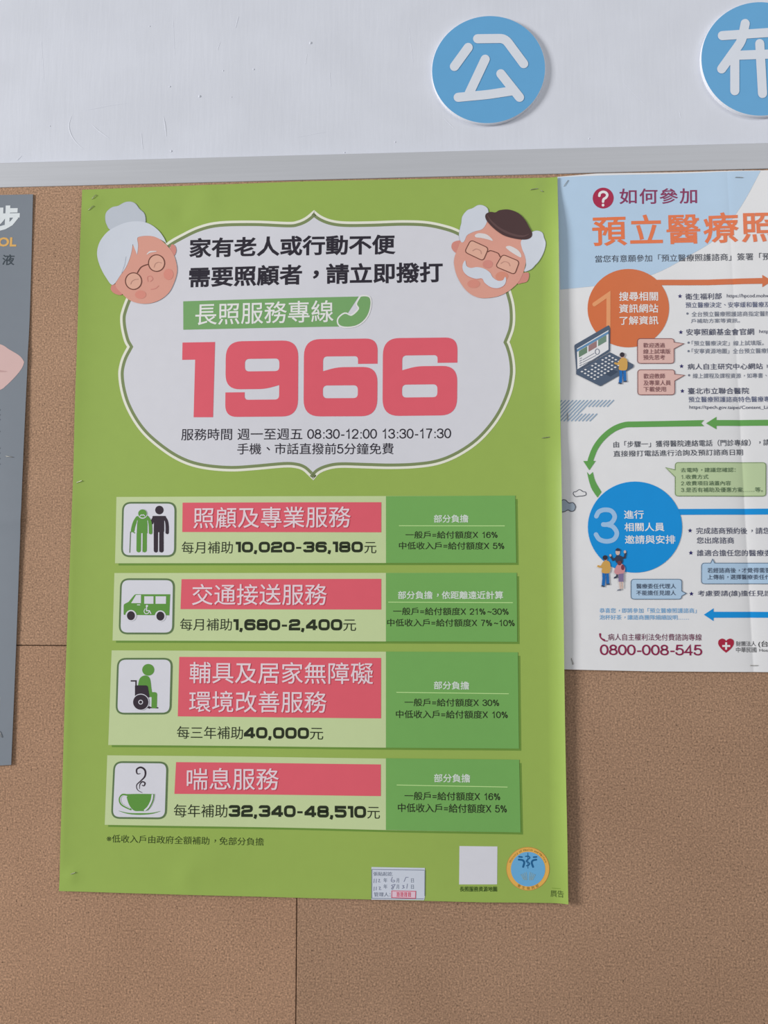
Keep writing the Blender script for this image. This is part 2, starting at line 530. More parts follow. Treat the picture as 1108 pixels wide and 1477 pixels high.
class Part:
    """collects printed shapes given in photo pixels and links them as ONE mesh lying on the paper"""
    def __init__(self, paper):
        self.p = paper; self.items = []

    def w(self, q):
        return W(q[0], q[1], self.p.y0)

    def add(self, V, F, mat, layer):
        self.items.append((np.array(V, float), [tuple(f) for f in F], mat, layer)); return self

    def poly(self, pts, mat, layer, holes=()):
        loops = [[Vector((*self.w(q), 0)) for q in lp] for lp in (pts, *holes)]
        F = tessellate_polygon(loops)
        V = [v[:2] for lp in loops for v in lp]
        return self.add(V, F, mat, layer)

    def band(self, outer, inner, mat, layer):
        V = [self.w(q) for q in outer] + [self.w(q) for q in inner]; n = len(outer)
        return self.add(V, [(i, (i + 1) % n, n + (i + 1) % n, n + i) for i in range(n)], mat, layer)

    def stroke(self, pts, width, mat, layer, closed=False, cap='round'):
        V, F = ribbon(pts, width, closed, cap)
        return self.add([self.w(q) for q in V], F, mat, layer)

    def ellipse(self, cx, cy, rx, ry, mat, layer, rot=0, n=48):
        c, s = math.cos(rot), math.sin(rot)
        return self.poly([(cx + rx * math.cos(a) * c - ry * math.sin(a) * s, cy + rx * math.cos(a) * s + ry * math.sin(a) * c)
                          for a in [2 * math.pi * k / n for k in range(n)]], mat, layer)

    def ring(self, cx, cy, rx, ry, wd, mat, layer, n=40):
        return self.stroke([(cx + rx * math.cos(2 * math.pi * k / n), cy + ry * math.sin(2 * math.pi * k / n)) for k in range(n)], wd, mat, layer, True)

    def star(self, cx, cy, r, mat, layer):
        return self.poly([(cx + (r if k % 2 == 0 else r * .45) * math.sin(k * math.pi / 5), cy - (r if k % 2 == 0 else r * .45) * math.cos(k * math.pi / 5)) for k in range(10)], mat, layer)

    def fit(self, V, F, quad, mat, layer, box=None):
        """lay shapes with y up into the box quad = (x left, y top, y bottom, x right, y top, y bottom)"""
        V = np.array(V, float)
        lo, hi = (V.min(0), V.max(0)) if box is None else box
        xl, tl, bl, xr, tr, br = quad
        p0, p1 = self.w((xl, bl)), self.w((xr, br))
        h = (np.linalg.norm(self.w((xl, tl)) - p0) + np.linalg.norm(self.w((xr, tr)) - p1)) / 2
        e = p1 - p0; le = np.linalg.norm(e); up = np.array([-e[1], e[0]]) / le
        zs = V[:, 2] if V.shape[1] == 3 else np.zeros(len(V))
        U = (V[:, :2] - lo[:2]) / (hi[:2] - lo[:2])
        return self.add([(*(p0 + e * u[0] + up * h * u[1]), z) for u, z in zip(U, zs)], F, mat, layer)

    def text(self, s, quad, mat, layer, bold=0.0, sp=1.0):
        V, F = text_mesh(s, bold, sp)
        return self.fit(V, F, quad, mat, layer)

    def numerals(self, s, quad, mat, layer):
        V = []; F = []; x = 0
        for ch in s:
            paths, w = wide_digit(ch)
            for pth, cl in paths:
                v, f = ribbon(pth, .265 if ch != '-' else .19, cl, 'butt')
                F += [tuple(i + len(V) for i in q) for q in f]
                V += [p + np.array([x, 0]) for p in v]
            x += w + .10
        V = np.array(V)
        return self.fit(V, F, quad, mat, layer, (np.array([V[:, 0].min(), 0.0]), np.array([V[:, 0].max(), 1.0])))

    def build(self, name, parent, label=None, sheet=False):
        AV = []; AN = []; AF = []; AM = []; mats = []
        for k_item, (V, F, mat, layer) in enumerate(self.items):
            if mat not in mats:
                mats.append(mat)
            bm = bmesh.new()
            tiny = (k_item % 60) * 1.5e-6          # keeps overlapping strokes of one print apart
            vs = [bm.verts.new((v[0], -tiny - (v[2] if len(v) > 2 else 0), v[1])) for v in V]
            for f in F:
                try:
                    bm.faces.new([vs[i] for i in f])
                except ValueError:
                    pass
            lo, hi = V.min(0), V.max(0)
            for ax, nrm in ((0, (1, 0, 0)), (1, (0, 0, 1))):
                if hi[ax] - lo[ax] > GRID * 1.5:
                    for k in range(math.ceil(lo[ax] / GRID), math.floor(hi[ax] / GRID) + 1):
                        bmesh.ops.bisect_plane(bm, geom=bm.verts[:] + bm.edges[:] + bm.faces[:], plane_co=Vector(nrm) * (k * GRID), plane_no=nrm, dist=1e-7)
            for co, nrm in self.p.cuts:
                bmesh.ops.bisect_plane(bm, geom=bm.verts[:] + bm.edges[:] + bm.faces[:], plane_co=co, plane_no=nrm, dist=1e-7)
            bm.normal_update()
            for f in bm.faces:
                if f.normal.y > 0:
                    f.normal_flip()
            bm.verts.index_update()
            P = np.array([v.co[:] for v in bm.verts])
            X, Z = P[:, 0], P[:, 2]
            P[:, 1] += self.p.y(X, Z, layer)
            base = sum(len(a) for a in AV)
            AV.append(P); AN.append(self.p.normals(X, Z))
            for f in bm.faces:
                AF.append(tuple(v.index + base for v in f.verts)); AM.append(mats.index(mat))
            if sheet:                                   # the paper's own thickness: back face and cut edge
                th = 0.0003
                B = P.copy(); B[:, 1] += th
                nb = base + len(P)
                AV.append(B); AN.append(-AN[-1])
                for f in bm.faces:
                    AF.append(tuple(v.index + nb for v in reversed(f.verts))); AM.append(mats.index(mat))
                base2 = nb + len(B); RV = []; RN = []
                for e in bm.edges:
                    if len(e.link_faces) == 1:
                        f = e.link_faces[0]; a, b = e.verts
                        c = f.calc_center_median(); mid = (a.co + b.co) / 2
                        d = (b.co - a.co); n = Vector((d.z, 0, -d.x)).normalized()
                        if n.dot(mid - c) < 0:
                            n = -n
                        k = base2 + len(RV)
                        RV += [P[a.index], P[b.index], B[b.index], B[a.index]]; RN += [n[:]] * 4
                        AF.append((k, k + 1, k + 2, k + 3)); AM.append(mats.index(mat))
                AV.append(np.array(RV)); AN.append(np.array(RN))
            bm.free()
        AV = np.concatenate(AV); AN = np.concatenate(AN)
        org = np.array(parent.location) if parent is not None else AV.mean(0)
        me = bpy.data.meshes.new(name)
        me.from_pydata((AV - org).tolist(), [], AF)
        for mt in mats:
            me.materials.append(mt)
        me.polygons.foreach_set('material_index', AM)
        me.polygons.foreach_set('use_smooth', [True] * len(AF))
        me.update()
        me.normals_split_custom_set_from_vertices(AN.tolist())
        o = bpy.data.objects.new(name, me)
        link(o, parent)
        # keep a sub-part's parent offset at zero: all parts share the thing's origin
        if parent is None:
            o.location = org
        if label:
            o['label'] = label
        return o


class Shim:
    """a part object used as the parent of a sub-part, with the thing's origin"""
def sub(part_obj, builder, name, origin, label=None):
    holder = type('o', (), {})()
    holder.location = origin
    AVo = builder.build(name, None, label)
    # re-express the mesh about the thing's origin
    d = AVo.location - Vector(origin)
    AVo.data.transform(Matrix.Translation(d))
    AVo.location = (0, 0, 0)
    AVo.parent = part_obj
    return AVo


# ================================================================== the setting
cork_col = (163, 131, 107)
M_wall = paint_material('white_wall_paint', (205, 208, 217))
M_floor = paint_material('grey_floor', (150, 148, 145), .1)
WALL_Y = 0.012

bm = bmesh.new()
bevel_box(bm, -1.6, 1.8, WALL_Y, WALL_Y + .12, 0, 2.8)


def wall_pt(px, py, lift=0.0):
    x, z = W(px, py, WALL_Y)
    return (x, WALL_Y - lift, z)


def ridge(pts, r):
    P = catmull(pts, closed=False, n=4) if len(pts) > 2 else pts
    n = len(P)
    tube(bm, [wall_pt(*p) for p in P], [r * (.25 + .75 * math.sin(math.pi * (k + .5) / n)) for k in range(n)], 7, .35)


# trowel ridges and drips in the paint of the wall
for pts, r in [([(104, 166), (100, 178), (101, 190), (108, 203), (120, 215)], .0009),
               ([(122, 159), (140, 156), (160, 152), (185, 149)], .0006),
               ([(236, 168), (238.5, 182), (240, 197)], .001), ([(204, 192), (206, 215)], .0007),
               ([(133, 180), (143, 189), (158, 200)], .0008), ([(443, 78), (441, 92)], .0005),
               ([(318, 60), (314, 72)], .0006), ([(340, 40), (344, 24)], .0008), ([(25, 231), (31, 225)], .0009),
               ([(430, 198), (470, 190)], .0005), ([(476, 105), (477, 125)], .0005), ([(640, 170), (655, 185)], .0007),
               ([(735, 120), (745, 118)], .0006), ([(980, 160), (982, 170)], .0006), ([(590, 40), (596, 90)], .0004),
               ([(900, 120), (930, 150)], .0004), ([(250, 30), (252, 80)], .0004), ([(60, 60), (64, 120)], .0004)]:
    ridge(pts, r)
for x, y, r in [(448, 62, .0017), (288, 139, .0016), (245, 125, .0011), (366, 100, .0011), (247, 218, .0013), (322, 102, .0009),
                (72, 182, .0008), (334, 140, .0008), (497, 220, .001), (216, 38, .0009), (570, 205, .001), (850, 200, .0009)]:
    q = wall_pt(x, y)
    r_ = bmesh.ops.create_icosphere(bm, subdivisions=2, radius=r)
    for v in r_['verts']:
        v.co = Vector((v.co.x, v.co.y * .6, v.co.z * 1.1)) + Vector(q)
wall = bm_obj('wall_back', bm, M_wall)
wall['kind'] = 'structure'
bm = bmesh.new(); bevel_box(bm, -1.6, 1.8, -3.0, WALL_Y + .12, -.1, 0)
fl = bm_obj('floor', bm, M_floor); fl['kind'] = 'structure'

# ------------------------------------------------------------------ cork board
xs_l, xs_r = -0.95, 1.15
zt = W(554, 240)[1]                                        # middle of the top rail
FRONT = -0.0012
_a, _b = W(0, 270, FRONT), W(1108, 243.5, FRONT)
_c, _d = W(0, 235, FRONT), W(1108, 205.5, FRONT)
tilt = .5 * ((_b[1] - _a[1]) / (_b[0] - _a[0]) + (_d[1] - _c[1]) / (_d[0] - _c[0]))   # the rail is not quite parallel to the poster
x_mid = (_a[0] + _b[0]) / 2
z_rail_b = (_a[1] + _b[1]) / 2
z_rail_t = (_c[1] + _d[1]) / 2
z_bot = W(554, 1477)[1] - 0.16
seam_z = W(60, 931)[1]
seam_x1 = W(427.5, 1390)[0]
seam_x2 = W(1072.5, 246)[0]
board = empty('bulletin_board', (0.1, 0, z_bot), 'brown cork bulletin board with a grey aluminium top rail, behind all the posters', 'bulletin board')
g = .00055
pan = [(xs_l, seam_x2, seam_z, z_rail_t - .014), (seam_x2, xs_r, seam_z, z_rail_t - .014),
       (xs_l, seam_x1, z_bot, seam_z), (seam_x1, xs_r, z_bot, seam_z)]
for k, (a, b, c, d) in enumerate(pan):
    bm = bmesh.new()
    bevel_box(bm, a + g, b - g, 0, WALL_Y - .001, c + g, d - g, .0005, 2)
    bm_obj('cork_panel', bm, cork_material('cork', tuple(v * f for v, f in zip(cork_col, [(1, 1, 1), (1, 1, 1), (1.0, .99, .985), (.96, .96, .96)][k])), 3.7 * k), board)
M_alu = metal_material('brushed_aluminium', (186, 188, 193), .65, .3)
M_scuff = ink(120, 120, 124)


def rail(name, x0, x1, z0, z1):
    bm = bmesh.new()
    bevel_box(bm, x0, x1, FRONT, WALL_Y, z0, z1, .0009, 3)
    if name == 'top_rail':
        for v in bm.verts:
            v.co.z += (v.co.x - x_mid) * tilt
    return bm_obj(name, bm, M_alu, board)


rail('top_rail', xs_l - .03, xs_r + .03, z_rail_b, z_rail_t)
rail('bottom_rail', xs_l - .03, xs_r + .03, z_bot - .03, z_bot)
rail('side_rail', xs_l - .03, xs_l, z_bot, z_rail_b)
rail('side_rail', xs_r, xs_r + .03, z_bot, z_rail_b)

# ------------------------------------------------------------------ round signs on the wall
M_rim = paint_material('sign_board_white', (212, 214, 220), .05)
M_blue = ink(97, 160, 205, .5, .3)
M_signwhite = ink(208, 213, 222, .5, .3)
DISC_T = .005


def round_sign(cx, cy, rx, ry, strokes, wpx, label):
    yf = WALL_Y - DISC_T
    c = W(cx, cy, yf)
    r = (np.linalg.norm(W(cx + rx, cy, yf) - c) + np.linalg.norm(W(cx, cy + ry, yf) - c)) / 2
    rz = np.linalg.norm(W(cx, cy + ry, yf) - c); rxx = np.linalg.norm(W(cx + rx, cy, yf) - c)
    root = empty('round_sign', (c[0], WALL_Y, c[1] - rz), label, 'sign')
    bm = bmesh.new()
    n = 96
    ring = lambda f, y: [bm.verts.new((c[0] + rxx * f * math.cos(2 * math.pi * k / n), y, c[1] + rz * f * math.sin(2 * math.pi * k / n))) for k in range(n)]
    A = ring(1, WALL_Y - .0002); B = ring(1, yf + .0006); C = ring(.992, yf)
    bm.faces.new(list(reversed(A)))
    for P, Q in ((A, B), (B, C)):
        for k in range(n):
            bm.faces.new((P[k], P[(k + 1) % n], Q[(k + 1) % n], Q[k]))
    face = bm.faces.new(C); face.material_index = 1
    d = bm_obj('disc', bm, [M_rim, M_blue], root)
    pp = Part(Paper(yf - .0003, lambda X, Z: 0 * X))
    for s in strokes:
        pp.stroke(fillet(s, 8, n=5), wpx, M_signwhite, 1)
    ch = pp.build('character', root)
    return root


zz = lambda L: [(554 + x / 2, y / 2) for x, y in L]
round_sign(704.5, 100, 82.5, 78.3, [zz(s) for s in ([(203, 192), (243, 137)], [(270, 112), (349, 111), (403, 184)], [(292, 171), (244, 273)],
                                                    [(214, 281), (300, 273), (372, 262)], [(337, 213), (391, 281)])], 13.2,
           'blue round sign with a complete white character, above the bulletin board')
round_sign(1096.5, 84.5, 86, 83, [zz(s) for s in ([(976, 103), (1200, 88)], [(1042, 68), (1032, 118), (974, 199)], [(1012, 168), (1012, 262)],
                                                  [(1012, 160), (1172, 154), (1174, 232), (1150, 240)], [(1084, 126), (1092, 270)])], 13.2,
           'blue round sign cut off by the right edge of the picture, above the white poster')

# ================================================================== colours of the prints
GREEN = ink(147, 173, 81, .36, .6); PAPER = ink(207, 207, 214); LIGHTB = ink(226, 234, 208); OLIVE = ink(122, 136, 92)
BANNERG = ink(117, 162, 103); PALE = ink(226, 232, 220); RED = ink(216, 92, 106); BLACK = ink(44, 40, 50)
SERV = ink(190, 205, 154); COST = ink(113, 166, 88); SHADE = ink(104, 140, 58); PINKW = ink(234, 205, 212)
DARKT = ink(38, 46, 28); GRAYT = ink(205, 215, 205); PICG = ink(92, 145, 62); FRAMEG = ink(92, 116, 76); PICW = ink(210, 210, 218)
PICD = ink(52, 42, 52); LINEG = ink(190, 225, 150)
SKIN = ink(212, 153, 137); SKIN2 = ink(204, 135, 124); SKINL = ink(217, 168, 148); HAIR = ink(202, 207, 217); HAIR2 = ink(186, 192, 202); HAIRD = ink(176, 183, 196)
SPEC = ink(105, 62, 52); HAT = ink(74, 53, 54); HATB = ink(92, 68, 68); BROW = ink(214, 208, 208); EYE = ink(188, 140, 126)
NAVY = ink(44, 40, 100)

# ================================================================== the green poster
def relief_green(X, Z):
    X = np.asarray(X, float); Z = np.asarray(Z, float)
    s = np.clip(X0 + PW - X, 0, None); l = np.clip(X - X0, 0, None); v = (Z0 - Z) / PH
    b = np.clip(Z - (Z0 - PH), 0, None); t = np.clip(Z0 - Z, 0, None)
    pin = (1 - .35 * np.exp(-((v - .362) / .05)**2)) * (1 - .75 * np.exp(-(v / .06)**2)) * (1 - .35 * np.exp(-((1 - v) / .05)**2))
    d = pin * (.0062 * np.clip(1 - s / .019, 0, 1)**1.7 + .0022 * np.clip(1 - s / .085, 0, 1)**2)
    pl = (1 - .5 * np.exp(-((v - .41) / .05)**2)) * (1 - .7 * np.exp(-(v / .05)**2)) * (1 - .7 * np.exp(-((1 - v) / .05)**2))
    d = d + .0024 * pl * np.exp(-l / .018)
    d = d + .0012 * np.exp(-b / .012) + .0006 * np.exp(-t / .012)
    d = d + .0007 * (1 + np.sin(X * 17 + 1.2 + 2 * np.sin(Z * 5))) + .0004 * (1 + np.sin(Z * 23 + 3 * np.sin(X * 6)))
    for px, py, a, sg in BUMPS:
        d = d + a * np.exp(-(((X - px)**2 + (Z - py)**2) / (2 * sg * sg)))
    return np.clip(d, 0, None)


BUMPS = [(*W(262, 308), -.0008, .010), (*W(300, 285), .0008, .012), (*W(105, 1262), .0010, .006), (*W(270, 1262), .0009, .010),
         (*W(740, 400), .0010, .02), (*W(300, 1240), .0008, .02), (*W(135, 296), .0007, .007), (*W(773, 268), .0007, .007)]
GP = Paper(-.0012, relief_green)
gp = empty('green_poster', (X0 + PW / 2, 0, Z0 - PH), 'large lime green poster with a big red phone number, hanging mid-board', 'poster')
GO = tuple(gp.location)
# sheet
sheet = Part(GP)
sheet.poly([(120, 275.4), (200, 271.4), (300, 267.4), (440, 262.6), (600, 259.4), (803.4, 257.6), (805.5, 500), (809.5, 780), (813.6, 1040), (818.5, 1301),
            (700, 1300), (620, 1298), (450, 1294.8), (250, 1288.5), (87, 1283.5), (95.5, 1020), (106.5, 690), (113, 480)], GREEN, 0)
sheet.build('sheet', gp, sheet=True)

# headline panel ----------------------------------------------------
edge = [(453.3, 303.8), (464, 312), (479, 317.8), (500, 320.2), (538, 319.6), (581, 318), (616, 319.3), (644, 325), (664, 332.5), (692, 349), (715, 374), (730, 402), (738, 424),
        (742.3, 442), (743.2, 462), (741.3, 476), (737.6, 487), (734.8, 494), (737, 499), (741, 513), (743.2, 530), (742.5, 546), (737.4, 569), (725, 597), (707.5, 622), (686, 643), (658, 660.6), (630, 671), (598, 675.4), (563, 676.6), (528, 675.8), (493, 675), (475, 677.5), (461, 683.5),
        (452.4, 693.2), (445, 686), (437, 679), (427, 675.6), (410, 674.8), (367, 678.6), (334, 680.4), (300, 677.8), (273.6, 671.8), (250, 661), (227, 645), (207, 627), (192, 607), (180, 583.6), (173.6, 562), (171, 543), (171.8, 530), (176, 515),
        (183.4, 500.5), (179, 492), (174.6, 474), (173.4, 458), (176, 446), (182, 430), (195, 400), (215, 372), (240, 351), (260, 339), (287, 326.5), (317, 320), (367, 319), (415, 321), (429, 319.4), (441, 314)]
sharp = {edge.index(q) for q in [(453.3, 303.8), (734.8, 494), (452.4, 693.2), (183.4, 500.5)]}
E0 = catmull(edge, sharp, True, 5)
E1, E2 = inset(E0, 3.6), inset(E0, 8.0)
pp = Part(GP)
pp.band(E0, E1, LIGHTB, 1).band(E1, E2, OLIVE, 1).poly(E2, PAPER, 1)
hp = pp.build('headline_panel', gp, 'white scalloped panel with a pale and olive border')
pp = Part(GP)
pp.text('家有老人或行動不便', (273, 344.5, 373, 570.6, 337.6, 367.6), BLACK, 2, .026)
pp.text('需要照顧者，請立即撥打', (272.6, 384.8, 415.5, 638.8, 378.2, 407.8), BLACK, 2, .026)
sub(hp, pp, 'headline_text', GO)
z3 = lambda L: [(100 + x / 2.9946, 250 + y / 2.9946) for x, y in L]
z4 = lambda L: [(440 + x / 2.841, 250 + y / 2.841) for x, y in L]
pp = Part(GP)
pp.poly([(264.6, 434.9), (517.5, 428.4), (489.5, 471.6), (264.8, 475.9)], BANNERG, 2)
hs = catmull(z4([(233, 507), (262, 510), (268, 538), (258, 578), (236, 608), (205, 626), (165, 630), (141, 621), (139, 598), (164, 578), (192, 586), (222, 558), (214, 538), (224, 517)]), (), True, 5)
pp.stroke(hs, 4.2, PALE, 3, True)
pp.poly(hs, BANNERG, 4)
pp.text('長照服務專線', (282, 438.4, 469.7, 481.5, 433.6, 465.4), PALE, 3, .006)
sub(hp, pp, 'hotline_banner', GO, 'green banner ending in a telephone handset')

six_o = fillet([(1, .325), (1, 0), (0, 0), (0, 1), (1, 1), (1, .365), (.45, .365), (.26, .415), (.26, .225), (.735, .225), (.735, .325)],
               [0, .22, .22, .22, .22, .2, .12, 0, .06, .06, 0], True, 8)
six_c = fillet([(.26, .60), (.735, .60), (.735, .765), (.26, .765)], .06, True, 6)


def big(pp, quad, flip):
    xl, tl, bl, xr, tr, br = quad
    f = lambda u, v: ((1 - u, 1 - v) if flip else (u, v))
    def m(q):
        u, v = f(*q)
        return (xl + (xr - xl) * u + (-1.5 if not flip else -1.5) * v * .5, (tl * (1 - u) + tr * u) * (1 - v) + (bl * (1 - u) + br * u) * v)
    pp.poly([m(q) for q in six_o], RED, 2, [[m(q) for q in six_c]])


pp = Part(GP)
z5 = lambda L: [(100 + x / 2.9946, 460 + y / 2.9946) for x, y in L]
pp.poly(z5([(490, 103), (631, 101), (623, 426), (539, 426), (545, 177), (489, 178)]), RED, 2)
big(pp, (326.3, 493, 602, 430.8, 491.5, 601), True)
big(pp, (438.9, 490, 601, 545, 488.6, 600.4), False)
big(pp, (552.6, 488.2, 600.2, 660, 487, 599.2), False)
sub(hp, pp, 'phone_number', GO, 'big red digits 1966')
pp = Part(GP)
pp.text('服務時間 週一至週五 08:30-12:00 13:30-17:30', (262, 619.3, 635.6, 650.8, 615.9, 633.6), BLACK, 2, .004)
pp.text('手機、市話直撥前5分鐘免費', (342.8, 640, 656, 567.8, 638.6, 655.4), BLACK, 2, .004)
sub(hp, pp, 'opening_hours', GO)

# grandmother -------------------------------------------------------
zg = lambda L: [(140 + x / 7.914, 280 + y / 7.914) for x, y in L]
cm = lambda L, sh=(), n=6: catmull(L, sh, True, n)
pp = Part(GP)
face_g = cm(zg([(470, 500), (580, 480), (690, 500), (790, 580), (870, 680), (910, 800), (915, 900), (880, 1020), (820, 1130), (720, 1210), (600, 1250), (480, 1248), (370, 1210), (290, 1140), (215, 1050), (240, 930), (330, 760), (400, 620)]))
pp.poly(cm(zg([(850, 585), (890, 590), (907, 635), (900, 680), (878, 706), (830, 680)])), SKIN2, 4)
pp.poly(cm(zg([(195, 1030), (160, 1070), (172, 1112), (220, 1145), (285, 1150), (310, 1080)])), SKIN2, 4)
pp.poly(face_g, SKIN, 5)
face_o = pp.build('grandmother_portrait', gp, 'printed face of an old woman with white bun and round glasses')
pp = Part(GP)
bun = cm(zg([(175, 420), (118, 350), (105, 275), (120, 215), (180, 163), (250, 145), (325, 105), (390, 98), (445, 120), (490, 178), (540, 225), (557, 290), (535, 345), (350, 420)]))
pp.stroke(bun, .9, HAIRD, 4, True); pp.poly(bun, HAIR2, 5)
hr = cm(zg([(185, 1040), (110, 960), (42, 830), (10, 700), (30, 580), (95, 475), (180, 403), (330, 335), (480, 318), (600, 345), (700, 415), (765, 500), (795, 566), (740, 530), (660, 492), (580, 482), (500, 490), (465, 512), (474, 590), (463, 700), (414, 575), (390, 700), (340, 830), (275, 925)]), (12, 19, 20), 6)
pp.poly(hr, HAIR, 6)
pp.stroke(zg([(335, 720), (320, 810), (285, 905)]), .9, HAIR2, 7)
sub(face_o, pp, 'hair', GO)
pp = Part(GP)
for cx, cy in ((683, 792), (420, 997)):
    c = zg([(cx, cy)])[0]
    pp.ellipse(*c, 11.4, 11.6, SKINL, 6); pp.ring(*c, 11.6, 11.9, 1.25, SPEC, 7)
pp.stroke(catmull(zg([(464, 902), (500, 845), (545, 818), (592, 806)]), closed=False, n=4), 1.25, SPEC, 7)
sub(face_o, pp, 'glasses', GO)
pp = Part(GP)
for L in ([(655, 840), (670, 800), (705, 782), (738, 790)], [(388, 1030), (402, 1000), (435, 980), (475, 975)]):
    pp.stroke(catmull(zg(L), closed=False, n=4), 1.0, EYE, 7)
pp.stroke(catmull(zg([(575, 692), (610, 665), (680, 658)]), closed=False, n=4), [1, 2.4, 1], BROW, 6)
pp.stroke(catmull(zg([(585, 1000), (580, 950), (620, 940), (640, 975), (610, 1000)]), closed=False, n=4), 1.1, SKIN2, 6)
pp.stroke(catmull(zg([(620, 1090), (670, 1080), (705, 1050)]), closed=False, n=4), 1.2, SKIN2, 6)
pp.ellipse(*zg([(820, 920)])[0], 7, 8, ink(211, 138, 124), 6); pp.ellipse(*zg([(500, 1150)])[0], 8, 6, ink(211, 138, 124), 6)
sub(face_o, pp, 'features', GO)

# grandfather -------------------------------------------------------
zp = lambda L: [(640 + x / 6.925, 290 + y / 6.925) for x, y in L]
pp = Part(GP)
pp.poly(cm(zp([(115, 515), (80, 470), (88, 422), (130, 400), (180, 408), (165, 520)])), SKIN2, 4)
pp.poly(cm(zp([(770, 740), (838, 722), (850, 760), (830, 812), (780, 827), (735, 830)])), SKIN2, 4)
pp.poly(cm(zp([(170, 410), (235, 345), (300, 312), (400, 270), (440, 200), (560, 180), (700, 240), (800, 380), (790, 470), (818, 560), (815, 640), (790, 730), (735, 830), (620, 922), (500, 965), (350, 968), (230, 900), (140, 765), (105, 640), (110, 560), (140, 480)])), SKIN, 5)
pp.ellipse(*zp([(300, 830)])[0], 9, 6, ink(208, 137, 122), 6); pp.ellipse(*zp([(580, 760)])[0], 9, 7, ink(206, 137, 117), 6)
fo = pp.build('grandfather_portrait', gp, 'printed face of an old man with dark hat and moustache')
pp = Part(GP)
for L in ([(175, 412), (155, 345), (165, 275), (178, 225), (188, 160), (235, 100), (290, 78), (345, 48), (400, 54), (442, 92), (440, 180), (415, 250), (375, 290), (300, 310), (235, 345), (205, 405)],
          [(775, 400), (865, 330), (925, 308), (980, 328), (998, 380), (1014, 440), (992, 530), (950, 605), (910, 650), (870, 690), (805, 712), (822, 650), (812, 560), (780, 480)]):
    h = cm(zp(L)); pp.stroke(h, .8, HAIRD, 5, True); pp.poly(h, HAIR, 6)
for L in ([(312, 345), (350, 326), (420, 335), (468, 368), (490, 402), (440, 388), (370, 372), (322, 366)], [(620, 465), (660, 455), (730, 490), (768, 535), (768, 572), (700, 535), (645, 495)]):
    pp.poly(cm(zp(L)), BROW, 6)
sub(fo, pp, 'hair', GO)
pp = Part(GP)
pp.poly(cm(zp([(415, 165), (425, 132), (470, 115), (516, 120), (560, 98), (650, 93), (740, 128), (805, 190), (850, 268), (880, 330), (870, 372), (815, 394), (715, 384), (600, 350), (500, 280), (435, 210)])), HAT, 8)
pp.stroke(catmull(zp([(436, 150), (480, 215), (570, 290), (690, 345), (790, 362), (850, 340)]), closed=False, n=5), [1, 3, 3.5, 3, 1], HATB, 9)
sub(fo, pp, 'hat', GO)
pp = Part(GP)
for L in ([(270, 392), (448, 474), (394, 602), (208, 512)], [(588, 538), (755, 612), (706, 744), (516, 660)]):
    q = fillet(zp(L), 5, True, 5); pp.poly(q, SKINL, 6); pp.stroke(q, 1.1, SPEC, 7, True)
pp.stroke(catmull(zp([(440, 512), (466, 500), (515, 515), (545, 530), (562, 562)]), closed=False, n=4), 1.1, SPEC, 7)
sub(fo, pp, 'glasses', GO)
pp = Part(GP)
mo = cm(zp([(215, 598), (228, 650), (270, 672), (330, 664), (400, 678), (460, 718), (490, 768), (540, 802), (590, 798), (612, 765), (622, 800), (600, 850), (540, 876), (470, 865), (410, 822), (382, 778), (320, 780), (240, 750), (195, 700), (190, 640)]))
pp.poly([(x, y + .8) for x, y in mo], SKIN2, 6); pp.poly(mo, HAIR, 7)
sub(fo, pp, 'moustache', GO)
pp = Part(GP)
pp.ellipse(*zp([(440, 635)])[0], 7.2, 6, SKIN2, 6)
for L in ([(290, 500), (325, 482), (365, 500), (375, 530)], [(570, 630), (605, 612), (645, 625), (660, 655)]):
    pp.stroke(catmull(zp(L), closed=False, n=4), 1.1, EYE, 7)
sub(fo, pp, 'features', GO)

# service panels -----------------------------------------------------
def quadpoly(pp, TL, TR, BR, BL, mat, layer, r=0):
    pp.poly(fillet([TL, TR, BR, BL], r, True, 6) if r else [TL, TR, BR, BL], mat, layer)


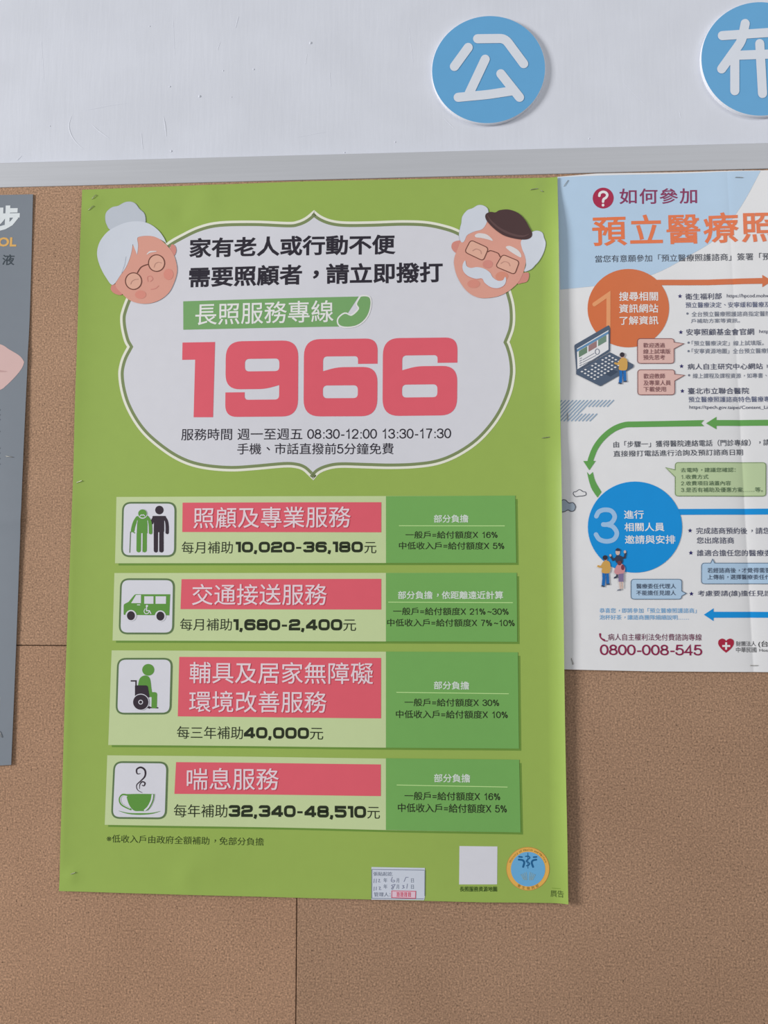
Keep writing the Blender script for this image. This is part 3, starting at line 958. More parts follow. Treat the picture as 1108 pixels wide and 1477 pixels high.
def icon_elder(pp, c):
    f = lambda L: [(165 + x / 11.08, 720 + y / 11.08) for x, y in L]; k = 1 / 11.08
    pp.poly(f([(372, 270), (535, 265), (532, 545), (362, 545)]), PICG, 5)
    pp.stroke(f([(395, 530), (392, 815)]), 72 * k, PICG, 5); pp.stroke(f([(488, 530), (486, 815)]), 72 * k, PICG, 5)
    pp.stroke(catmull(f([(372, 300), (335, 360), (310, 430), (296, 500)]), closed=False, n=4), 58 * k, PICG, 5)
    pp.stroke(catmull(f([(530, 295), (568, 355), (580, 430), (583, 535)]), closed=False, n=4), 54 * k, PICG, 6)
    pp.stroke(f([(447, 545), (444, 850)]), 18 * k, PICW, 6, cap='butt')
    pp.stroke(f([(372, 345), (362, 420), (358, 545)]), 9 * k, PICW, 6); pp.stroke(f([(538, 345), (545, 420), (547, 545)]), 9 * k, PICW, 7)
    pp.stroke(f([(262, 525), (290, 515), (328, 540)]), 16 * k, PICG, 5); pp.stroke(f([(262, 525), (250, 850)]), 14 * k, FRAMEG, 5)
    pp.ellipse(*f([(455, 235)])[0], 76 * k, 78 * k, PICW, 6); pp.ellipse(*f([(455, 230)])[0], 68 * k, 66 * k, PICG, 7)
    pp.stroke(catmull(f([(418, 272), (435, 252), (452, 258), (470, 250), (490, 270)]), closed=False, n=4), 13 * k, PICW, 8)
    pp.ellipse(*f([(724, 175)])[0], 67 * k, 69 * k, PICD, 5)
    pp.poly(fillet(f([(598, 268), (845, 268), (800, 340), (800, 545), (632, 545), (636, 340)]), 4, True, 5), PICD, 5)
    pp.stroke(f([(668, 530), (668, 818)]), 70 * k, PICD, 5); pp.stroke(f([(757, 530), (757, 818)]), 70 * k, PICD, 5)
    pp.stroke(f([(714, 530), (711, 850)]), 16 * k, PICW, 6, cap='butt')
    pp.stroke(catmull(f([(805, 298), (836, 350), (850, 430), (850, 535)]), closed=False, n=4), 50 * k, PICD, 5)
    pp.stroke(f([(808, 350), (812, 420), (812, 545)]), 9 * k, PICW, 6); pp.stroke(catmull(f([(645, 296), (618, 330), (606, 380)]), closed=False, n=4), 46 * k, PICD, 5)


def icon_van(pp, c):
    f = lambda L: [(165 + x / 11.66, 830 + y / 11.66) for x, y in L]; k = 1 / 11.66
    pp.poly(fillet(f([(165, 485), (245, 445), (352, 316), (945, 316), (930, 670), (165, 662)]), [2, 1, 2, 0, 0, 1.5], True, 4), PICG, 5)
    for L in ([(290, 465), (372, 328), (455, 325), (455, 466)], [(510, 350), (665, 350), (665, 476), (510, 476)], [(700, 350), (876, 350), (874, 476), (700, 476)]):
        pp.poly(f(L), PICW, 6)
    for x, y in ((288, 675), (781, 682)):
        pp.ellipse(*f([(x, y)])[0], 93 * k, 95 * k, PICW, 6); pp.ellipse(*f([(x, y)])[0], 66 * k, 75 * k, PICD, 7)
    pp.stroke(f([(395, 494), (437, 494)]), 14 * k, PICW, 6)
    pp.ellipse(*f([(555, 513)])[0], 19 * k, 18 * k, PICW, 6)
    pp.stroke(f([(550, 535), (550, 592), (598, 592), (622, 640)]), 17 * k, PICW, 6)
    pp.stroke(catmull(f([(528, 560), (508, 600), (530, 640), (575, 635), (590, 610)]), closed=False, n=4), 13 * k, PICW, 6)


zl = lambda L: [(150 + x / 3.574, 930 + y / 3.574) for x, y in L]


def icon_wheelchair(pp, c):
    k = 1 / 3.574
    pp.ellipse(*zl([(231, 128)])[0], 31 * k, 30 * k, PICG, 5)
    pp.poly(cm(zl([(178, 212), (188, 172), (214, 157), (238, 170), (246, 215), (244, 255), (180, 255)])), PICG, 5)
    pp.poly(fillet(zl([(236, 243), (277, 243), (275, 326), (247, 326), (248, 268), (238, 268)]), [0, 4, 2, 2, 1, 0], True, 4), PICG, 5)
    pp.stroke(zl([(141, 185), (168, 185), (168, 214)]), 7 * k, PICD, 5, cap='butt')
    pp.poly(fillet(zl([(163, 208), (228, 208), (238, 270), (163, 270)]), [1, 3, 1, 0], True, 4), PICD, 6)
    pp.ellipse(*zl([(193, 294)])[0], 43 * k, 43 * k, PICW, 7); pp.ellipse(*zl([(193, 294)])[0], 39 * k, 39 * k, PICD, 8)
    pp.ring(*zl([(193, 294)])[0], 10 * k, 10 * k, 4 * k, PICW, 9)
    pp.stroke(zl([(224, 322), (280, 324)]), 7 * k, PICD, 4); pp.ring(*zl([(236, 322)])[0], 5 * k, 5 * k, 3 * k, PICD, 5, 16)


def icon_cup(pp, c):
    k = 1 / 3.574
    pp.poly(cm(zl([(118, 767), (190, 766), (262, 767), (257, 800), (242, 832), (222, 853), (190, 854), (160, 852), (137, 828), (124, 795)]), (0, 2)), PICG, 5)
    pp.stroke(catmull(zl([(253, 772), (248, 800), (232, 832), (214, 850)]), closed=False, n=5), 9 * k, PICW, 6)
    pp.stroke(catmull(zl([(262, 768), (257, 800), (242, 832), (226, 850)]), closed=False, n=5), 3.5 * k, PICG, 7)
    pp.stroke(catmull(zl([(125, 772), (98, 770), (84, 792), (95, 822), (142, 846)]), closed=False, n=5), 8 * k, PICG, 5)
    pp.stroke(catmull(zl([(123, 778), (100, 776), (89, 793), (99, 818), (138, 840)]), closed=False, n=5), 3.5 * k, PICW, 6)
    pp.stroke(catmull(zl([(80, 853), (130, 866), (190, 869), (250, 866), (294, 855)]), closed=False, n=5), [1 * k, 6 * k, 9 * k, 6 * k, 1 * k], PICG, 5)
    pp.stroke(catmull(zl([(190, 662), (174, 662), (172, 640), (193, 630), (214, 645), (214, 675), (192, 700), (172, 720), (176, 745), (200, 760)]), closed=False, n=6), [3 * k, 7 * k, 9 * k, 9 * k, 6 * k, 4 * k, 2 * k], PICD, 5)
    pp.stroke(catmull(zl([(186, 740), (188, 718), (200, 704), (214, 710), (210, 724), (200, 722)]), closed=False, n=6), [2 * k, 6 * k, 7 * k, 4 * k], PICD, 5)


services = [
    dict(TL=(168.2, 716.8), TR=(743.1, 715), BR=(744.6, 811.8), BL=(166.2, 812.5), dt=(556.9, 715.8), db=(557, 812),
         icon=((176.7, 724), (254.8, 724), (253.9, 803.5), (174.9, 803.5)), draw=icon_elder, pname='elder_and_helper_pictogram',
         ban=((263.9, 725.2), (550.2, 724.5), (550.2, 767.9), (263.3, 767.4)), title=[('照顧及專業服務', (279.3, 731.6, 762.3, 506.3, 730.8, 761))],
         pre=('每月補助', (262.2, 781.1, 798.5, 336.1, 780.8, 798.3)), num=('10,020-36,180', (340.3, 782, 796.6, 523.6, 781.4, 796.4)), yuan=(525.7, 782, 798.2, 543, 782, 798.2),
         head=('部分負擔', (625.9, 742.5, 754, 675.6, 742.3, 753.8)), rule=((575.6, 758.4), (728.1, 758.6)),
         t1=('一般戶=給付額度X 16%', (584.9, 766.1, 776.8, 717.7, 766.1, 776.8)), t2=('中低收入戶=給付額度X 5%', (575.6, 781.6, 792.5, 727.3, 781.8, 792.9)),
         lab='pale green panel with two standing figures, topmost of four'),
    dict(TL=(165.4, 826.5), TR=(745.2, 826.2), BR=(746, 925.6), BL=(163.2, 923.8), dt=(556.9, 826.4), db=(556.9, 925),
         icon=((174, 834.1), (252.5, 834.3), (251.2, 914.9), (172, 914.7)), draw=icon_van, pname='van_pictogram',
         ban=((262.2, 835.4), (550.2, 834.9), (550.2, 879.1), (260.8, 878.5)), title=[('交通接送服務', (277.3, 842.1, 872.8, 472, 842, 872.6))],
         pre=('每月補助', (260, 891.9, 909.3, 334.7, 891.9, 909.4)), num=('1,680-2,400', (336.9, 893.4, 908.7, 493.9, 893.2, 908.8)), yuan=(495.3, 893.5, 910, 513.8, 893.5, 910),
         head=('部分負擔，依距離遠近計算', (574.2, 852.3, 864, 725.8, 852.5, 864.2)), rule=((560.3, 868.4), (739.7, 869.2)),
         t1=('一般戶=給付額度X 21%~30%', (567.3, 876, 887, 733.6, 876.4, 887.6)), t2=('中低收入戶=給付額度X 7%~10%', (558.6, 892.4, 903.3, 742.3, 892.8, 904)),
         lab='pale green panel with a van, second of four'),
    dict(TL=(162, 937.8), TR=(746.9, 940.7), BR=(748.6, 1079.6), BL=(157, 1074.1), dt=(556.9, 939.6), db=(556.9, 1077.8),
         icon=((170.1, 948.7), (249.6, 948.7), (247.4, 1030.2), (167.6, 1030.2)), draw=icon_wheelchair, pname='wheelchair_pictogram',
         ban=((259.1, 947.3), (549.9, 948.8), (549.9, 1035.7), (256.9, 1033)), title=[('輔具及居家無障礙', (273.7, 954.3, 985.3, 538.4, 955.1, 986.6)), ('環境改善服務', (273.1, 996, 1027.1, 471.7, 996.6, 1027.7))],
         pre=('每三年補助', (255.5, 1047, 1065.2, 350.6, 1047.6, 1066)), num=('40,000', (352, 1048.8, 1064.3, 446, 1049.2, 1064.9)), yuan=(447.4, 1049.3, 1066.2, 466.5, 1049.6, 1066.5),
         head=('部分負擔', (625.9, 982.3, 994, 676.7, 982.6, 994.6)), rule=((571.9, 998.2), (733.9, 1000.5)),
         t1=('一般戶=給付額度X 30%', (583.7, 1007, 1018.2, 720, 1007.8, 1019.2)), t2=('中低收入戶=給付額度X 10%', (571.3, 1024, 1035.3, 732.5, 1024.8, 1036.6)),
         lab='pale green panel with a wheelchair user, third of four'),
    dict(TL=(155.6, 1088.9), TR=(748.9, 1095.5), BR=(750.9, 1200), BL=(152.2, 1188.8), dt=(556.9, 1093), db=(556.9, 1196),
         icon=((164.8, 1097.3), (243.2, 1098.2), (240.9, 1181), (161.2, 1179.9)), draw=icon_cup, pname='cup_pictogram',
         ban=((254.4, 1099), (549.6, 1101.8), (549.6, 1147.4), (252.1, 1144.6)), title=[('喘息服務', (269.8, 1106.8, 1139, 402.7, 1107.8, 1139.2))],
         pre=('每年補助', (251.3, 1159.4, 1178, 328, 1160, 1178.8)), num=('32,340-48,510', (329.9, 1161.4, 1177.6, 528.3, 1162.2, 1178.6)), yuan=(530, 1163, 1180, 548.2, 1163.2, 1180.2),
         head=('部分負擔', (626.2, 1115.4, 1127.6, 678.2, 1115.8, 1128.2)), rule=((572.5, 1131.3), (732.2, 1134.8)),
         t1=('一般戶=給付額度X 16%', (583.7, 1141, 1152.8, 721.5, 1142.2, 1154.6)), t2=('中低收入戶=給付額度X 5%', (574.2, 1157.8, 1170.2, 731, 1159.2, 1172.4)),
         lab='pale green panel with a steaming cup, lowest of four'),
]
for d in services:
    pp = Part(GP)
    sh_ = lambda q, a, b: (q[0] + a, q[1] + b)
    pp.poly([sh_(d['BL'], 5, 0), sh_(d['BR'], 0, 0), sh_(d['TR'], 0, 5), sh_(d['TR'], 3.2, 5), sh_(d['BR'], 3.2, 3.0), sh_(d['BL'], 5, 3.0)], SHADE, 1)
    quadpoly(pp, d['TL'], d['TR'], d['BR'], d['BL'], SERV, 2)
    o = pp.build('service_panel', gp, d['lab'])
    pp = Part(GP)
    TL, TR, BR, BL = d['icon']
    q0 = fillet([TL, TR, BR, BL], 13, True, 8); q1 = inset(q0, 2.6)
    pp.band(q0, q1, FRAMEG, 4).poly(q1, PICW, 4)
    d['draw'](pp, d)
    sub(o, pp, d['pname'], GO)
    pp = Part(GP)
    quadpoly(pp, *d['ban'], RED, 3)
    for s, q in d['title']:
        q2 = tuple(v + .9 for v in q)
        pp.text(s, q2, ink(196, 66, 82), 4, .004); pp.text(s, q, PINKW, 5, .004)
    sub(o, pp, 'title_banner', GO)
    pp = Part(GP)
    pp.text(d['pre'][0], d['pre'][1], DARKT, 3, .0).numerals(d['num'][0], d['num'][1], DARKT, 3).text('元', d['yuan'], DARKT, 3, -.004)
    sub(o, pp, 'subsidy_text', GO)
    pp = Part(GP)
    quadpoly(pp, d['dt'], d['TR'], d['BR'], d['db'], COST, 3)
    pp.text(d['head'][0], d['head'][1], GRAYT, 4, .018)
    pp.stroke(d['rule'], 1.0, LINEG, 4, cap='butt')
    pp.text(*d['t1'], DARKT, 4, .006).text(*d['t2'], DARKT, 4, .006)
    sub(o, pp, 'cost_panel', GO)

# small print at the foot ----------------------------------------------
pp = Part(GP)
pp.text('※低收入戶由政府全額補助，免部分負擔', (154.7, 1202.8, 1214, 380.4, 1208.2, 1219.8), ink(48, 66, 22), 1, .0)
pp.build('footnote', gp)
pp = Part(GP)
quadpoly(pp, (662.7, 1219.3), (717.4, 1220.1), (716.9, 1274.4), (662.2, 1274.4), PICW, 1)
pp.text('長照服務資源地圖', (663.3, 1277.3, 1284.6, 716.9, 1277.5, 1284.8), ink(40, 70, 20), 1, .01)
pp.build('white_square', gp)
pp = Part(GP)
ex, ey = 761.4, 1252.1
GOLD = ink(222, 172, 84); EBL = ink(104, 168, 212); EDK = ink(28, 92, 140); ETX = ink(150, 120, 60)
pp.ellipse(ex, ey, 31.2, 31.2, ink(196, 138, 70), 1); pp.ellipse(ex, ey, 30.5, 30.5, GOLD, 2); pp.ellipse(ex, ey + .4, 24.6, 24.8, EBL, 3)
ze = lambda L: [(650 + x / 6.156, 1205 + y / 6.156) for x, y in L]
for L, wd in (([(606, 183), (632, 186)], 2.2), ([(604, 208), (640, 212), (654, 232), (642, 272)], 2.6), ([(735, 186), (760, 184)], 2.2), ([(758, 208), (726, 214), (716, 235), (730, 272)], 2.6)):
    pp.stroke(fillet(ze(L), 3, n=4), wd, EDK, 4)
pp.stroke(catmull(ze([(664, 180), (690, 178), (700, 194), (676, 212), (672, 226), (698, 240), (690, 258), (672, 262)]), closed=False, n=5), 1.5, EDK, 4)
pp.stroke(ze([(684, 150), (684, 285)]), .8, EDK, 4)
HAND = ink(138, 172, 182)
for s in (-1, 1):
    for j in range(4):
        x = 686 + s * (18 + 15 * j)
        pp.stroke(catmull(ze([(x, 320 + 7 * j), (x - s * 4, 345), (x - s * (6 + 6 * j), 385)]), closed=False, n=4), 1.1, HAND, 4)
for i, chs in enumerate('Ministry of Health and Welfare'):
    if chs != ' ':
        a = math.radians(-158 + 136 * i / 29); rr = 26.1
        bx, by = ex + rr * math.cos(a), ey + rr * math.sin(a); tx, ty = -math.sin(a), math.cos(a)
        V, F = text_mesh(chs)
        V = (V[:, :2] - np.array([(V[:, 0].min() + V[:, 0].max()) / 2, 0])) * 4.2
        pp.add([pp.w((bx + v[0] * tx + v[1] * math.cos(a), by + v[0] * ty + v[1] * math.sin(a))) for v in V], F, ETX, 3)
for i, chs in enumerate('衛生福利部'):
    a = math.radians(118 - 56 * i / 4); rr = 27.6
    bx, by = ex + rr * math.cos(a), ey + rr * math.sin(a); tx, ty = math.sin(a), -math.cos(a)
    V, F = text_mesh(chs)
    V = V[:, :2]; V = (V - (V.min(0) + V.max(0)) / 2) * 4.6
    pp.add([pp.w((bx + v[0] * tx - v[1] * math.cos(a), by + v[0] * ty - v[1] * math.sin(a))) for v in V], F, ETX, 3)
pp.build('emblem', gp, 'round blue and gold emblem')
pp = Part(GP)
pp.text('廣告', (793.8, 1282.2, 1292.2, 812.4, 1282.4, 1292.4), ink(58, 80, 30), 1, .004)
pp.stroke([(796, 1279.7), (808, 1279.9)], .7, ink(120, 150, 60), 1)
pp.build('advert_mark', gp)

# the date label stuck on the foot of the green poster -----------------
LP = Paper(-.0014, relief_green)
lo_ = W(574.5, 1296.8)
dl = empty('date_label', (lo_[0], -.002, lo_[1]), 'small white date label stuck on the bottom edge of the green poster', 'label')
pp = Part(LP); LB = ink(198, 204, 216)
pp.poly([(536, 1249.9), (613, 1250.8), (613.2, 1291), (611.8, 1296.9), (536, 1296.6)], LB, 1)
pp.build('paper', dl)
z6 = lambda L: [(525 + x / 11.08, 1235 + y / 11.08) for x, y in L]
pp = Part(LP); INKG = ink(112, 120, 138); PEN = ink(120, 124, 150)
for L in ([(130, 203), (965, 210)], [(128, 203), (126, 660)], [(126, 660), (955, 664)], [(975, 212), (972, 620)]):
    pp.stroke(z6(L), .8, INKG, 2, cap='butt')
def z6q(x0, x1, y0, y1):
    a, b = z6([(x0, y0), (x1, y1)]); return (a[0], a[1], b[1], b[0], a[1], b[1])
pp.text('張貼起訖', z6q(152, 455, 240, 305), INKG, 2, 0)
for y in (340, 440):
    pp.text('年', z6q(315, 375, y, y + 68), INKG, 2, 0); pp.text('月', z6q(520, 560, y + 2, y + 70), INKG, 2, 0); pp.text('日', z6q(755, 797, y + 4, y + 68), INKG, 2, 0)
pp.text('管理人：', z6q(163, 425, 565, 632), INKG, 2, 0)
pp.build('printed_text', dl)
pp = Part(LP)
for L in ([(165, 355), (160, 415)], [(200, 355), (196, 415)], [(235, 360), (252, 362), (235, 400), (262, 402)], [(455, 325), (436, 372), (448, 398), (485, 398), (488, 375), (455, 372)],
          [(672, 325), (640, 395)], [(672, 325), (708, 325)],
          [(165, 480), (160, 540)], [(200, 480), (196, 530)], [(240, 480), (262, 484), (245, 520), (275, 522)], [(490, 440), (440, 455), (465, 475), (440, 505), (460, 515), (475, 480), (500, 440)],
          [(615, 455), (640, 458), (625, 475), (645, 490), (612, 502)], [(695, 430), (685, 500)]):
    pp.stroke(catmull(z6(L), closed=False, n=3), .75, PEN, 2)
pp.build('handwriting', dl)
pp = Part(LP); STP = ink(205, 80, 105)
pp.poly(z6([(447, 540), (828, 545), (824, 655), (445, 645)]), ink(216, 188, 202), 2)
pp.stroke(z6([(447, 540), (828, 545), (824, 655), (445, 645)]), .9, STP, 3, True)
for i in range(6):
    x = 466 + i * 60
    for L in ([(x, 570), (x + 40, 570)], [(x + 6, 595), (x + 44, 590)], [(x + 4, 620), (x + 40, 622)], [(x + 10, 565), (x + 6, 628)], [(x + 32, 565), (x + 36, 630)]):
        if (i * 7 + L[0][1]) % 5:
            pp.stroke(z6(L), .8, STP, 3)
pp.build('red_stamp', dl, 'red rectangular stamp mark')

# ================================================================== the white poster with the flow chart
PAW, PAH = .42, .594
_tl = W(803.6, 254.8)
FX = W(1066, 600)[0]


def relief_white(X, Z):
    X = np.asarray(X, float); Z = np.asarray(Z, float)
    l = np.clip(X - _tl[0], 0, None); v = (_tl[1] - Z) / PAH
    k = np.cos(np.clip(v, 0, 1) * math.pi * 1.15)               # the fold is raised at the top and sunk at the foot
    fx = FX + (v - .5) * .012
    a = np.abs(X - fx)
    d = .0040 + (.0026 * k) * np.exp(-a / .030) - .0012 * np.exp(-a / .006)
    d = d - .0016 * np.exp(-(l / .04)**1.5) * (1 - .3 * np.exp(-((v - .12) / .1)**2))
    d = d + .0006 * np.sin(X * 31 + Z * 9) + .0003 * np.sin(Z * 40 + 2)
    b = np.clip(Z - (_tl[1] - PAH), 0, None)
    d = d * (1 - .3 * np.exp(-b / .05))
    return np.clip(d, .0001, None) * .8


# fold line: X = FX + (v - .5) * .012,  v = (Zt - Z) / PAH
_fn = Vector((1, 0, .012 / PAH)).normalized()
WP = Paper(-.0004, relief_white, [(Vector((FX + o_, 0, _tl[1] - .5 * PAH)), _fn) for o_ in (0, -.001, .001, -.0025, .0025, -.0045, .0045, -.010, .010)])
wp = empty('white_poster', (_tl[0] + PAW / 2, 0, _tl[1] - PAH), 'white and pale blue flow chart poster folded down its middle, right of the green poster', 'poster')
WO = tuple(wp.location)
WHT = ink(221, 221, 230); SKY = ink(176, 200, 226)
pp = Part(WP)
pxs = lambda X: X
tr = W(1108, 246.3); bl = W(813, 965.2); br = W(1108, 969.2)
pp2d = [(803.6, 256.4), (860, 252.4), (1108, 248.2), (1330, 242.5), (1352, 970), (1108, 969.2), (939, 968), (813, 965.2)]
pp.poly(pp2d, WHT, 0)
pp.build('sheet', wp, sheet=True)
pp = Part(WP)
pp.poly(catmull([(804.2, 257.0), (1095, 249.2), (1067, 300), (1033, 344), (995, 369), (942, 397), (880, 411), (808, 418.5)], (0, 1, 7), True, 5), SKY, 1)
pp.build('sky_background', wp, 'pale blue upper corner')
CRIM = ink(164, 36, 72); PLUM = ink(132, 44, 88); ORG = ink(222, 116, 72); ORC = ink(206, 110, 66); NAVYT = ink(62, 66, 92); GRY = ink(112, 118, 134); DKT = ink(68, 72, 84)
pp = Part(WP)
pp.ellipse(869.2, 287.8, 15, 14.9, CRIM, 2)
QM = ink(226, 222, 226)
pp.stroke(catmull([(863.6, 284.6), (864.6, 281), (868.6, 279), (873, 280.2), (875, 283.6), (873.2, 287.2), (869.8, 289.6), (869, 293)], closed=False, n=5), 3.6, QM, 3)
pp.ellipse(869, 298, 2, 2, QM, 3, n=20)
pp.text('如何參加', (892.6, 274.2, 296.6, 1004.3, 273, 295.6), PLUM, 2, .012, 1.12)
pp.text('預立醫療照護諮商', (854.2, 312.8, 357.3, 1281, 302.5, 347), ORG, 2, .016, 1.10)
pp.text('當您有意願參加「預立醫療照護諮商」簽署「預', (857.8, 370, 380.4, 1109.4, 366.6, 377), DKT, 2, .002)
pp.build('title_text', wp)
WTX = ink(226, 224, 228)
# step 1
pp = Part(WP)
pp.poly([(930, 405.5), (960, 405.2), (1020, 405), (1066, 403.6), (1097.8, 402.8), (1097.6, 398.4), (1112, 407), (1097.6, 416), (1097.8, 411), (1066, 411.6), (1020, 413), (945, 413.2)], ORC, 2)
pp.ellipse(905.4, 446, 58.4, 56.2, ORC, 2, n=64)
zb = lambda L: [(800 + x / 6.7125, 380 + y / 6.7125) for x, y in L]
pp.stroke(zb([(380, 405), (515, 312), (515, 640)]), 5.8, ink(222, 152, 104), 3)
pp.text('搜尋相關', (891.9, 422.9, 435.8, 947.9, 422.6, 435.6), WTX, 3, .014).text('資訊網站', (891.9, 440.3, 453, 948.2, 440, 452.6), WTX, 3, .014).text('了解資訊', (892.7, 457.5, 470.1, 948.5, 457.2, 469.6), WTX, 3, .014)
st1 = pp.build('first_step_disc', wp, 'orange disc with numeral 1 and an arrow')
pp = Part(WP); SL = ink(78, 92, 112); SL2 = ink(58, 72, 92)
pp.poly(fillet(zb([(188, 795), (520, 605), (532, 640), (530, 858), (208, 1046)]), [2, 2, 0, 1, 0], True, 4), SL, 5)
pp.poly(zb([(213, 830), (515, 655), (516, 842), (218, 1030)]), WHT, 6)
pp.poly(zb([(213, 838), (515, 666), (515, 690), (213, 862)]), ink(96, 138, 176), 7)
for k in range(3):
    x = 232 + k * 92; y = 855 - k * 53
    pp.poly(zb([(x, y), (x + 78, y - 45), (x + 78, y + 15), (x, y + 60)]), (ink(104, 130, 108), ink(150, 116, 116), ink(110, 138, 120))[k], 7)
for k in range(5):
    pp.stroke(zb([(268, 940 + k * 22), (268 + 110 + (k % 3) * 18, 876 + k * 22)]), .7, GRY, 7)
    pp.stroke(zb([(240, 930 + k * 22), (258, 920 + k * 22)]), .9, GRY, 7)
pp.ring(*zb([(408, 862)])[0], 3, 4, 1, GRY, 7, 16)
pp.poly(fillet(zb([(206, 1046), (530, 868), (758, 988), (755, 1014), (438, 1196), (206, 1078)]), [0, 0, 1.5, 1.5, 1.5, 0], True, 4), SL, 5)
for r_ in range(5):
    for c_ in range(9):
        x = 262 + c_ * 33 + r_ * 30; y = 1052 - c_ * 18.5 + r_ * 18
        if (r_, c_) not in ((0, 2), (0, 5), (4, 8)):
            pp.poly(zb([(x - 15, y), (x, y - 8), (x + 14, y), (x, y + 9)]), WHT, 6)
pp.poly(zb([(482, 1076), (556, 1032), (606, 1056), (534, 1102)]), SL2, 6)
sub(st1, pp, 'laptop_drawing', WO)


def man(pp, f, hx, hy, k, shirt, trousers):
    """small figure seen from behind; f maps drawing units, k = units per px"""
    pp.stroke(f([(hx - 12, hy + 145), (hx - 10, hy + 200), (hx - 16, hy + 262)]), 30 / k, trousers, 7)
    pp.stroke(f([(hx + 22, hy + 145), (hx + 26, hy + 200), (hx + 28, hy + 250)]), 27 / k, trousers, 7)
    pp.stroke(f([(hx - 30, hy + 272), (hx - 8, hy + 278)]), 13 / k, SL2, 7); pp.stroke(f([(hx + 20, hy + 258), (hx + 42, hy + 256)]), 12 / k, SL2, 7)
    pp.poly(cm(f([(hx - 25, hy + 50), (hx + 8, hy + 28), (hx + 44, hy + 45), (hx + 52, hy + 100), (hx + 38, hy + 148), (hx - 28, hy + 145), (hx - 28, hy + 100)])), shirt, 8)
    pp.stroke(catmull(f([(hx - 20, hy + 62), (hx - 38, hy + 88), (hx - 66, hy + 82)]), closed=False, n=3), 20 / k, shirt, 8)
    pp.ellipse(*f([(hx + 4, hy + 8)])[0], 18 / k, 24 / k, ink(196, 150, 130), 8)
    pp.ellipse(*f([(hx, hy)])[0], 23 / k, 23 / k, ink(52, 44, 54), 9)


pp = Part(WP); TAN = ink(202, 158, 84); TRB = ink(28, 104, 176)
man(pp, zb, 646, 893, 6.7125, TAN, TRB)
sub(st1, pp, 'figure_drawing', WO)


def bubble(pp, x0, y0, x1, y1, tail, fill, line, r=4.5):
    pts = [(x0, y0), (x1, y0), (x1, y1), (x0, y1)]
    rd = [r] * 4
    side, a, b, tip = tail
    if side == 'r': pts[2:2] = [(x1, a), tip, (x1, b)]; rd[2:2] = [0, 0, 0]
    if side == 'l': pts += [(x0, b), tip, (x0, a)]; rd += [0, 0, 0]
    if side == 't': pts[1:1] = [(a, y0), tip, (b, y0)]; rd[1:1] = [0, 0, 0]
    # corner radii only on the four box corners
    out = []
    n = len(pts)
    for i, (p, r_) in enumerate(zip(pts, rd)):
        p = np.array(p, float)
        if r_ == 0: out.append(p); continue
        a_, b_ = np.array(pts[i - 1]) - p, np.array(pts[(i + 1) % n]) - p
        A = p + a_ / np.linalg.norm(a_) * r_; B = p + b_ / np.linalg.norm(b_) * r_
        for k in range(6):
            t = k / 5
            out.append((1 - t)**2 * A + 2 * t * (1 - t) * p + t * t * B)
    pp.poly(out, fill, 4); pp.stroke(out, .9, line, 5, True)


pp = Part(WP); PK = ink(216, 178, 170); PKL = ink(124, 76, 78); PKT = ink(128, 84, 88)
bubble(pp, 918.4, 489.9, 970.8, 525.4, ('r', 495, 504.5, (985, 497)), PK, PKL)
pp.text('歡迎透過', (926.6, 496, 503, 957.7, 496, 503), PKT, 6, .004).text('線上試填版', (926.6, 504.9, 512, 965.6, 504.7, 511.8), PKT, 6, .004).text('預先思考', (926.6, 513.4, 520.6, 957.7, 513.2, 520.4), PKT, 6, .004)
pp.build('speech_bubble', wp, 'pink speech bubble, upper')
pp = Part(WP)
bubble(pp, 918.7, 534.6, 971.6, 570.6, ('r', 541, 550.5, (986, 542.4)), PK, PKL)
pp.text('歡迎教師', (927, 540.2, 547.6, 957.7, 540, 547.4), PKT, 6, .004).text('及專業人員', (927, 549.8, 557.2, 966, 549.6, 557), PKT, 6, .004).text('下載使用', (927, 559, 566.3, 959, 558.8, 566.1), PKT, 6, .004)
pp.build('speech_bubble', wp, 'pink speech bubble, lower')

pp = Part(WP)
zc = lambda x, y: (950 + x / 6.715, 380 + y / 6.715)
def rowc(s, x0, x1, y0, y1, mat, bold=.003, dy=-.8):
    a = zc(x0, y0); b = zc(x1, y1)
    pp.text(s, (a[0], a[1], b[1], b[0], a[1] + dy, b[1] + dy), mat, 2, bold)
for x, y in ((198, 328), (206, 675), (213, 1003), (220, 1243)):
    pp.star(*zc(x, y), 3.2, NAVY, 2)
for x, y in ((270, 495), (282, 775), (282, 857), (286, 1090)):
    pp.ellipse(*zc(x, y), 1.6, 1.6, GRY, 2, n=16)
rowc('衛生福利部', 250, 600, 302, 362, NAVYT, .006)
rowc('https://hpcod.mohw', 650, 1063, 306, 350, NAVYT, 0, 0)
rowc('預立醫療決定、安寧緩和醫療及', 252, 1068, 386, 440, ink(84, 92, 124))
rowc('全台預立醫療照護諮商指定醫院', 310, 1075, 476, 526, GRY)
rowc('戶補助方案等資訊。', 305, 778, 545, 588, GRY)
rowc('安寧照顧基金會官網', 260, 915, 642, 706, NAVYT, .006)
rowc('https', 965, 1080, 650, 692, NAVYT, 0, 0)
rowc('「預立醫療決定」線上試填版。', 312, 1008, 757, 806, GRY)
rowc('「安寧資源地圖」全台預立醫療照', 312, 1090, 832, 882, GRY)
rowc('病人自主研究中心網站', 272, 1000, 977, 1036, NAVYT, .006)
rowc('https', 1040, 1150, 985, 1030, NAVYT, 0, 0)
rowc('線上課程及課程資源，如專書、', 322, 1040, 1072, 1120, GRY)
rowc('臺北市立聯合醫院', 275, 868, 1212, 1274, NAVYT, .006)
rowc('預立醫療照護諮商特色醫療專', 280, 1068, 1297, 1352, ink(84, 92, 124))
rowc('https://tpech.gov.taipei/Content_Lis', 288, 1066, 1382, 1424, NAVYT, 0, 0)
pp.build('website_list', wp)

